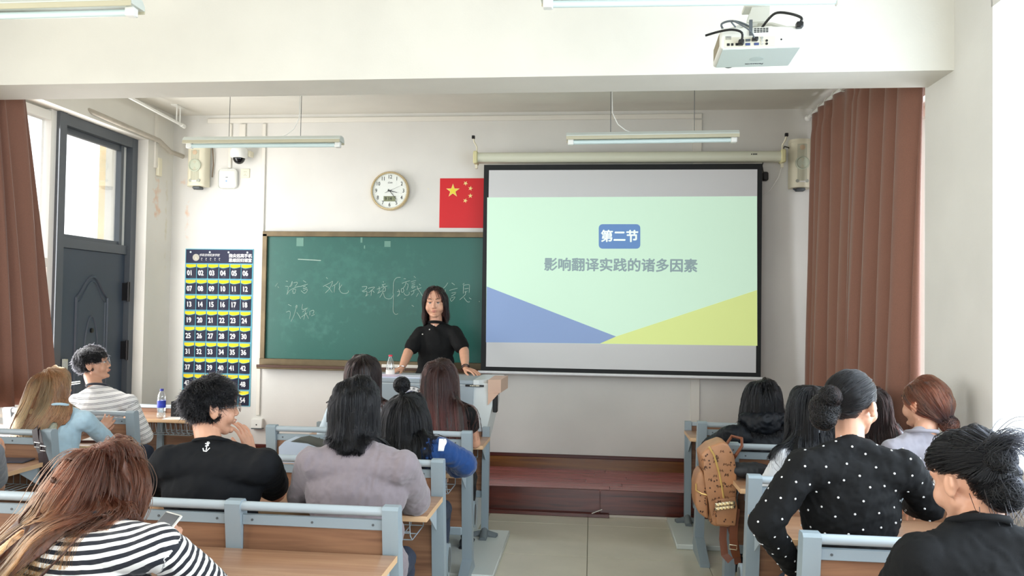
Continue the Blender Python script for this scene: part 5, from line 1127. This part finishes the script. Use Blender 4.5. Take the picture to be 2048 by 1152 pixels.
def onto(px, py, Y, tree, base, off=.003):
    p = at(px, py, Y); o_ = V((0, 0, CAMZ)); d_ = (p-o_).normalized(); h = tree.ray_cast(o_-base, d_)
    return (h[0]-d_*off) if h[0] is not None else None
rows_ = []
for k in range(12):
    tt = k/11; y = 872+30*tt; xa = 879-3*tt; xb = 883+13*math.sin(PI*min(1, tt*1.3+.15)*.7)-6*tt
    r_ = [onto(xa+(xb-xa)*j/4, y, 4.2, btr, base) for j in range(5)]
    if all(q is not None for q in r_): rows_.append([b.verts.new(q) for q in r_])
for u, w in zip(rows_, rows_[1:]):
    for j in range(4): b.faces.new((u[j], u[j+1], w[j+1], w[j]))
obj('white_stripe', b, m_wtext, so)
for s_, px, py, sz in (('L', 838, 846, .05), ('2', 846, 862, .05), ('O', 862, 866, .06)):
    me = textmesh(s_, sz, .0004).copy(); pc_ = onto(px, py, 4.2, btr, base, .008)
    if pc_ is not None: me.materials.append(m_wtext); obj('jacket_lettering', me, None, so, loc=pc_)
# ---------------------------------------------------------------- red-brown long hair by the lectern
hd = at(880, 757, 5.1); base = V((at(888, 850, 5.0).x, 5.0, 0))
figure('woman with very long straight reddish-brown hair in black top facing the lectern', base, at(884, 806, 5.04), hd, (at(842, 832, 5.0), at(936, 828, 5.02)), (at(830, 880, 5.1), at(950, 886, 5.12)), (at(850, 885, 5.35), at(935, 885, 5.38)),
    hy=0, hp=0, hs=1.02, shirt=dict(mat=cloth('black_cotton', (18, 18, 22))), sleeve='cap', voxel=.0065, seed=81, pants=mat('trousers_black', (22, 22, 26), .8),
    hairspec=dict(style='long', len=.52, guides=100, n=6500, part=.0, thick=.012, grav=.5, wave=.003, wfreq=4, clump=.35, frizz=.005, rad=.0013, rbase=(.014, .011), outx=.02, wind=(.12, -.25, 0)),
    hm=mkhairmat('hair_redbrown', [(0, (38, 24, 22)), (.45, (54, 32, 30)), (1, (112, 56, 52))]), hbm=mat('hair_redbrown_base', (34, 20, 20), .5))
hd = at(727, 745, 5.14); base = V((at(718, 850, 5.0).x, 5.02, 0))
figure('woman with long dark hair and pale shirt seated behind the bobbed woman', base, at(724, 794, 5.08), hd, (at(672, 818, 5.04), at(768, 818, 5.06)), (at(652, 868, 5.1), at(782, 868, 5.15)), (at(680, 870, 5.35), at(760, 870, 5.38)),
    hy=0, hp=0, hs=1.02, shirt=dict(mat=cloth('pale_shirt', (206, 222, 232))), sleeve='loose', voxel=.007, seed=91,
    hairspec=dict(style='long', len=.42, guides=90, n=4500, part=.02, thick=.018, grav=.48, wave=.004, clump=.4, rad=.0013, rbase=(.015, .01)), hm=mkhairmat('hair_darkbrown', []) if False else MATS['hair_darkbrown'], hbm=MATS['hair_darkbrown_base'])
# ---------------------------------------------------------------- right side
hd = at(1525, 801, 5.0); base = V((at(1530, 880, 4.9).x, 4.9, 0)); m_hj = cloth('black_windbreaker', (16, 24, 36), .55)
t, so, R, sm = figure('person with black hair in black hooded jacket bent over a right desk', base, at(1528, 850, 4.95), hd, (at(1466, 868, 4.9), at(1590, 866, 4.92)), (at(1422, 896, 5.12), at(1625, 900, 5.12)), (at(1470, 893, 5.36), at(1580, 895, 5.36)),
    hy=0, hp=-.25, hs=1.02, shirt=dict(mat=m_hj, collar=False), sleeve='loose', voxel=.007, seed=101, thick=1.05, fold=.007,
    hairspec=dict(style='long', len=.22, guides=90, n=5000, part=0, thick=.02, grav=.4, clump=.4, rad=.0012, rbase=(.016, .012), outx=.25))
b = blob([cone(at(1490, 838, 4.9), at(1528, 842, 4.84), .035, .05), cone(at(1528, 842, 4.84), at(1566, 836, 4.9), .05, .035), ell(at(1528, 850, 4.85), (.1, .045, .06))], .008, 4); folds(b, .006, 18, seed=4); b.transform(Matrix.Translation(-base)); obj('hood', b, m_hj, so, smooth=None)
hd = at(1620, 818, 4.18); base = V((at(1625, 900, 4.05).x, 4.08, 0))
figure('woman with long black hair and white shirt half hidden by the polka-dot woman', base, at(1624, 876, 4.12), hd, (at(1572, 918, 4.06), at(1690, 908, 4.08)), (at(1532, 985, 4.15), at(1710, 970, 4.2)), (at(1560, 990, 4.42), at(1680, 985, 4.45)),
    hy=-.1, hp=-.1, hr=.05, hs=1.04, shirt=dict(mat=cloth('white_shirt', (226, 230, 236))), sleeve='loose', voxel=.0075, seed=111,
    hairspec=dict(style='long', len=.34, guides=90, n=4500, part=0, thick=.02, grav=.42, clump=.4, rad=.0013, rbase=(.016, .01)))
# polka-dot woman
m_pk = cloth('black_cardigan', (14, 15, 18)); hd = at(1706, 806, 3.16); base = V((at(1700, 950, 3.1).x, 3.12, 0)); bn = (-.035, -.13, -.015)
t, so, R, sm = figure('woman with messy low bun in black cardigan with white polka dots', base, at(1702, 894, 3.08), hd, (at(1608, 932, 3.04), at(1806, 936, 3.06)), (at(1530, 1048, 2.98), at(1858, 1010, 3.12)), (at(1590, 1140, 3.22), at(1822, 1012, 3.4)),
    hy=-.8, hp=0, hs=1.06, shirt=dict(mat=m_pk, collar=False), sleeve='long', voxel=.006, svox=.007, seed=121, thick=1.25, wdt=1.12, fold=.0045,
    hairspec=dict(style='bun', bun=bn, len=.3, guides=110, n=9000, thick=.008, clump=.3, rad=.001, rbase=(.011, .012), frizz=.0025,
        extra=[ell(hd+rotm(-.8) @ V(bn)*1.06, (.05, .042, .042)), ell(hd+rotm(-.8) @ V((-.03, -.15, -.045))*1.06, (.04, .035, .032)), ell(hd+rotm(-.8) @ V((-.01, -.14, .03))*1.06, (.035, .03, .03))], loops=[(bn, .05, 1500, (0, 1, 0)), ((-.03, -.15, -.045), .042, 900, (0, 1, 0)), ((-.01, -.14, .03), .038, 700, (1, 0, 0))]),
    hm=mkhairmat('hair_nearblack', [(0, (9, 8, 9)), (.6, (15, 12, 13)), (1, (40, 27, 24))]))
rr_ = np.random.default_rng(5); co = getco(sm); no = getno(sm); sel = []; order = rr_.permutation(len(co))
for i in order:
    if co[i][2] > 1.10 and False: continue
    if not sel or min(np.linalg.norm(co[j]-co[i]) for j in sel) > .052: sel.append(i)
    if len(sel) > 300: break
b = B()
for i in sel:
    q = V((0, 0, 1)).rotation_difference(V(no[i])).to_matrix().to_4x4()
    bmesh.ops.create_icosphere(b, subdivisions=1, radius=.0048, matrix=Matrix.Translation(V(co[i])+V(no[i])*.001) @ q @ Matrix.Diagonal((1, 1, .45, 1)))
obj('polka_dots', b, m_wtext, so, smooth=180)['kind'] = 'stuff'
# small person further right of her
hd = at(1742, 812, 4.98); base = V((at(1745, 880, 4.9).x, 4.92, 0))
figure('woman with long dark hair and pale blue top beyond the polka-dot woman', base, at(1745, 856, 4.95), hd, (at(1698, 878, 4.9), at(1788, 872, 4.92)), (at(1690, 920, 5.05), at(1790, 915, 5.05)), (at(1710, 900, 5.36), at(1790, 900, 5.36)),
    hs=1.02, shirt=dict(mat=cloth('pale_blue_shirt', (198, 216, 236))), sleeve='loose', voxel=.008, seed=131,
    hairspec=dict(style='long', len=.36, guides=80, n=3500, part=0, thick=.016, grav=.5, clump=.4, rad=.0014, rbase=(.015, .01), outx=.12), hm=MATS['hair_darkbrown'], hbm=MATS['hair_darkbrown_base'])
# auburn
bn = (.02, -.115, -.085); hd = at(1847, 806, 4.1); base = V((at(1845, 900, 4.0).x, 4.05, 0)); Rm = rotm(.55)
figure('woman with auburn hair in a low bun and grey shirt by the column', base, at(1842, 872, 4.03), hd, (at(1786, 900, 3.98), at(1876, 898, 4.0)), (at(1762, 965, 4.1), at(1880, 968, 4.12)), (at(1800, 975, 4.4), at(1890, 975, 4.42)),
    hy=.55, hp=0, hs=1.06, shirt=dict(mat=cloth('grey_shirt', (148, 144, 152))), sleeve='loose', voxel=.0065, seed=141,
    hairspec=dict(style='bun', bun=bn, len=.3, guides=110, n=7000, thick=.018, clump=.3, rad=.0011, rbase=(.012, .012), extra=[ell(hd+Rm @ V(bn)*1.06, (.042, .036, .034))], loops=[(bn, .04, 900, (0, 0, 1))]),
    hm=mkhairmat('hair_auburn', [(0, (92, 54, 40)), (.35, (110, 62, 46)), (.75, (50, 30, 28)), (1, (24, 18, 20))]), hbm=mat('hair_auburn_base', (58, 34, 28), .5))
b = B(); sp_ = [at(1790, 868, 3.93), at(1783, 885, 3.885), at(1790, 900, 3.87), at(1800, 925, 3.87)]; tube(b, [p-base for p in sp_], .006, 6)
# front right
bn = (-.01, -.098, .05); hd = at(1938, 958, 2.2); base = V((at(1955, 1100, 2.05).x, 2.0, 0)); Rm = rotm(.42, -.2)
def spikes(rng, n):
    k = 180; o_ = np.array(hd+Rm @ V((-.035, -.1, .06))*1.06); d_ = rng.normal(size=(k, 3))*.22+np.array([1.0, -.1, .18]); d_ /= np.linalg.norm(d_, axis=1)[:, None]; tt = np.linspace(0, 1, n); L_ = .06+.07*rng.random(k)
    return o_+rng.normal(size=(k, 1, 3))*.012+d_[:, None]*(tt[None, :, None]*L_[:, None, None])+np.array([0, 0, 1.])*(.03*np.sin(tt*PI))[None, :, None]
def wisps(rng, n):
    k = 50; o_ = np.array(hd+Rm @ V((0, -.1, -.03))*1.06); q = rng.normal(size=(k, 3))*np.array([.045, .02, .03]); tt = np.linspace(0, 1, n); d_ = np.array([0.1, -.1, -1.])+rng.normal(size=(k, 3))*.25
    return o_+q[:, None]+d_[:, None]*(tt[None, :, None]*(.05+.08*rng.random((k, 1, 1))))
figure('woman with black hair clipped up in spiky knot and black top, nearest right corner', base, at(1955, 1062, 2.1), hd, (at(1842, 1118, 2.05), at(2070, 1108, 2.08)), (at(1790, 1190, 2.22), at(2110, 1190, 2.2)), (at(1850, 1150, 2.5), at(2060, 1150, 2.45)),
    hy=.42, hp=-.2, hs=1.02, shirt=dict(mat=cloth('black_knit', (14, 17, 22)), cr=.01), sleeve='long', voxel=.006, seed=151, thick=1.15, wdt=1.05, fold=.004,
    hairspec=dict(style='bun', bun=bn, len=.3, guides=120, n=9000, thick=.02, clump=.3, rad=.0009, rbase=(.014, .014), frizz=.004,
        extra=[ell(hd+Rm @ V(bn)*1.06, (.038, .036, .042)), cone(hd+Rm @ V((.0, -.09, -.05)), hd+Rm @ V(bn), .045, .03)], loops=[(bn, .042, 900, (1, 0, 0)), ((.0, -.095, -.03), .045, 700, (1, 0, 0))], free=[spikes, wisps]))
# hand at the left edge
hd = at(-95, 800, 3.62); base = V((at(-90, 900, 3.55).x, 3.55, 0))
figure('person at the far left edge, only raised hand and forearm showing', base, at(-92, 872, 3.58), hd, (at(-170, 905, 3.5), at(-20, 905, 3.55)), (at(-190, 980, 3.7), at(-6, 975, 3.86)), (at(-120, 960, 3.9), at(-4, 925, 3.94)),
    hs=1.0, shirt=dict(mat=cloth('grey_tee', (120, 124, 132))), sleeve='short', voxel=.0045, seed=161, hands=(None, ((-.05, .1, .95), (-.8, .1, 0), 1)), hairspec=dict(style='short', len=.06, guides=80, n=1500, thick=.014, steps=8))
# ================================================================ BAGS, CUPS
m_tan = mat('tan_leather', (186, 132, 92), .45, noise_amt=.15, nscale=9, bump=.1, bscale=250); m_tand = mat('brown_leather', (120, 66, 38), .45, bump=.1, bscale=200); m_mark = mat('leather_print', (70, 40, 24), .6)
# backpack hung on the right desk post, seen from its side
O = at(1432, 968, 4.5); bp = thing('backpack', 'tan monogrammed leather backpack with studs hanging from a right desk post', 'backpack', O, 0)
def pq(x, y, dy=0): p = at(x, y, 4.5)-O; return (p.x, p.z)
side = [(1416, 889), (1440, 880), (1452, 884), (1464, 905), (1470, 940), (1468, 1030), (1455, 1048), (1425, 1046), (1416, 1040), (1414, 975), (1404, 940), (1398, 905)]
def soft(pts, y0, y1, m, name, par, bev=.02):
    b = B(); prism(b, [pq(x, y) for x, y in pts], 'y', y0, y1); bmesh.ops.bevel(b, geom=[e for e in b.edges], offset=bev, segments=3, affect='EDGES', profile=.6, clamp_overlap=True)
    return obj(name, b, m, par, smooth=60)
soft(side, -.07, .13, m_tan, 'body', bp, .022)
soft([(1400, 935), (1412, 952), (1414, 1035), (1395, 1022), (1388, 1005), (1387, 965), (1391, 948)], -.06, .11, m_tan, 'front_pocket', bp, .018)
b = B(); tube(b, [V((pq(x, y)[0], -.073, pq(x, y)[1])) for x, y in ((1414, 889), (1424, 905), (1434, 940), (1440, 970), (1443, 990))], .006, 6); obj('zip', b, mat('zip_gold', (222, 184, 110), .35, metal=.5), bp)
b = B(); tube(b, [V((pq(x, y)[0], -.064, pq(x, y)[1])) for x, y in ((1389, 962), (1389, 975), (1400, 982), (1412, 985))], .004, 6); obj('pocket_zip', b, MATS['zip_gold'], bp)
soft([(1425, 992), (1466, 986), (1470, 1008), (1466, 1044), (1428, 1042)], -.085, -.06, m_tan, 'side_pocket', bp, .008)
b = B()
for r in range(2):
    for k in range(6):
        x, z = pq(1428+k*6.6, 1002-k*.9+r*8); y = -.09
        vs = [b.verts.new((x+dx*.0085, y, z+dz*.010)) for dx, dz in ((-1, -1), (1, -1), (1, 1), (-1, 1))]; tp = b.verts.new((x, y-.009, z)); b.faces.new(vs)
        for i in range(4): b.faces.new((vs[i], vs[(i+1) % 4], tp))
obj('pyramid_studs', b, mat('stud_gold', (236, 222, 190), .2, metal=.9), bp, smooth=None)['kind'] = 'stuff'
b = B(); rnd = random.Random(8)
for k in range(80):
    x = rnd.uniform(1402, 1464); y = rnd.uniform(895, 1038)
    if y > 985 and x > 1424: y0_ = -.087
    elif x < 1416 and y > 940: continue
    else: y0_ = -.0715
    X, Z = pq(x, y)
    if k % 2: prism(b, [(X, Z-.006), (X+.005, Z), (X, Z+.006), (X-.005, Z)], 'y', y0_-.0008, y0_)
    else: tube(b, [(X-.009, y0_-.0006, Z-.006), (X-.006, y0_-.0006, Z+.007), (X, y0_-.0006, Z-.002), (X+.006, y0_-.0006, Z+.007), (X+.009, y0_-.0006, Z-.006)], .0015, 4)
for k in range(14):
    x = rnd.uniform(1391, 1410); y = rnd.uniform(960, 1020); X, Z = pq(x, y); prism(b, [(X, Z-.005), (X+.004, Z), (X, Z+.005), (X-.004, Z)], 'y', -.0625, -.061)
obj('monogram_print', b, m_mark, bp)['kind'] = 'stuff'
b = B(); tube(b, [V((pq(1462, 925)[0], 0, pq(1462, 925)[1])), V((pq(1470, 908)[0], -.03, pq(1470, 908)[1])), V((pq(1484, 892)[0], -.0, pq(1484, 892)[1])), V((pq(1487, 886)[0], .05, pq(1487, 880)[1])), V((pq(1470, 880)[0], .1, pq(1470, 878)[1])), V((pq(1455, 890)[0], .06, pq(1455, 895)[1]))], .009, 8); obj('top_handle', b, m_tand, bp)
b = B()
def strap(b, pts, w, Y0=0, th=.004):
    P_ = [V((pq(x, y)[0], yy, pq(x, y)[1])) for x, y, yy in pts]; prev = None
    for i, p in enumerate(P_):
        d = (P_[min(i+1, len(P_)-1)]-P_[max(i-1, 0)]).normalized(); s = d.cross(V((0, -1, 0))).normalized(); r = [b.verts.new(p+s*w), b.verts.new(p-s*w), b.verts.new(p-s*w+V((0, th, 0))), b.verts.new(p+s*w+V((0, th, 0)))]
        if prev:
            for k in range(4): b.faces.new((prev[k], prev[(k+1) % 4], r[(k+1) % 4], r[k]))
        prev = r
strap(b, [(1468, 1012, -.06), (1464, 1040, -.065), (1462, 1070, -.07), (1465, 1095, -.07), (1470, 1108, -.06)], .022); strap(b, [(1446, 1048, -.02), (1444, 1075, -.03), (1447, 1105, -.04), (1458, 1116, -.05)], .02); strap(b, [(1458, 1046, -.0), (1470, 1085, -.02), (1474, 1125, -.03)], .018)
obj('shoulder_strap', b, m_tand, bp, smooth=None)
b = B(); c_ = V((pq(1461, 1086)[0], -.078, pq(1461, 1086)[1]))
tube(b, [c_+V(q) for q in ((-.02, 0, .014), (.02, 0, .01), (.02, 0, -.014), (-.02, 0, -.01), (-.02, 0, .014))], .003, 6); obj('buckle', b, MATS['stud_gold'], bp)
# shoulder bag strap on the left post
O = at(85, 930, 4.24); sb2 = thing('shoulder_bag', 'dark brown shoulder bag strap with two buckles looped over a left desk post', 'bag', O, 0)
def pl(x, y, Y=4.22): return at(x, y, Y)-O
b = B(); m_dl = mat('dark_leather', (46, 32, 36), .35)
def strap3(b, P_, w, th=.004):
    prev = None
    for i, p in enumerate(P_):
        d = (P_[min(i+1, len(P_)-1)]-P_[max(i-1, 0)]).normalized(); s = d.cross(V((.2, -1, .1))).normalized(); n_ = s.cross(d).normalized(); r = [b.verts.new(p+s*w), b.verts.new(p-s*w), b.verts.new(p-s*w+n_*th), b.verts.new(p+s*w+n_*th)]
        if prev:
            for k in range(4): b.faces.new((prev[k], prev[(k+1) % 4], r[(k+1) % 4], r[k]))
        prev = r
strap3(b, [pl(76, 856, 4.33), pl(70, 859, 4.25), pl(72, 880, 4.24), pl(82, 905, 4.23), pl(86, 940, 4.22), pl(84, 985, 4.22)], .016); strap3(b, [pl(80, 858, 4.35), pl(77, 862, 4.26), pl(84, 895, 4.235), pl(94, 925, 4.23), pl(102, 965, 4.22), pl(106, 1000, 4.22)], .013)
obj('strap', b, m_dl, sb2, smooth=None)
for x, y in ((74, 890), (86, 897)):
    b = B(); c_ = pl(x, y, 4.225); tube(b, [c_+V(q) for q in ((-.017, 0, .015), (.017, 0, .012), (.017, 0, -.014), (-.017, 0, -.012), (-.017, 0, .015))], .0035, 6); obj('buckle', b, m_chrome, sb2)
me = blob([cone(pl(84, 1010, 4.2), pl(108, 1010, 4.2), .04, .04), ell(pl(96, 1040, 4.2), (.1, .045, .09))], .008, 3); obj('bag_body', me, m_dl, sb2, smooth=None)
# phone held by striped woman
ph.location = at(320, 1066, 2.66); ph.rotation_euler = (.75, 0, -.5)
# dark bag lying on the second right desk
O = at(1492, 945, 4.1); db = thing('dark_bag', 'small black bag lying on the desk beneath the tan backpack handle', 'bag', (.9, 4.46, .752)); me = blob([ell((0, 0, .05), (.12, .06, .045)), cone((-.1, .02, .06), (.1, .02, .05), .03)], .006, 3); folds(me, .004, 20); obj('body', me, mat('bag_black', (34, 38, 44), .5), db, smooth=None)
# bottle + tub at right edge
p = at(2024, 1070, 2.4); bottle('water_bottle', 'clear bottle with white cap on the nearest right desk at the picture edge', (p.x, 2.5, .752), .20, .032, m_white, (mat('label_clear', (214, 222, 230), .3), .3, .5))
p = at(2032, 960, 2.95); tb_ = thing('plastic_tub', 'translucent white lidded tub near the window sill at the far right edge', 'tub', (1.66, 2.98, .9)); 
b = B(); lathe(b, [(.05, 0), (.062, .12), (.064, .13)], (0, 0, 0), 28); obj('cup', b, mat('tub_translucent', (190, 206, 220), .2, trans=.3), tb_, smooth=50); b = B(); lathe(b, [(.068, .12), (.069, .138), (.06, .145), (.02, .15)], (0, 0, 0), 28); obj('lid', b, m_white, tb_, smooth=50)
tb_.location = (1.62, 2.62, .752)
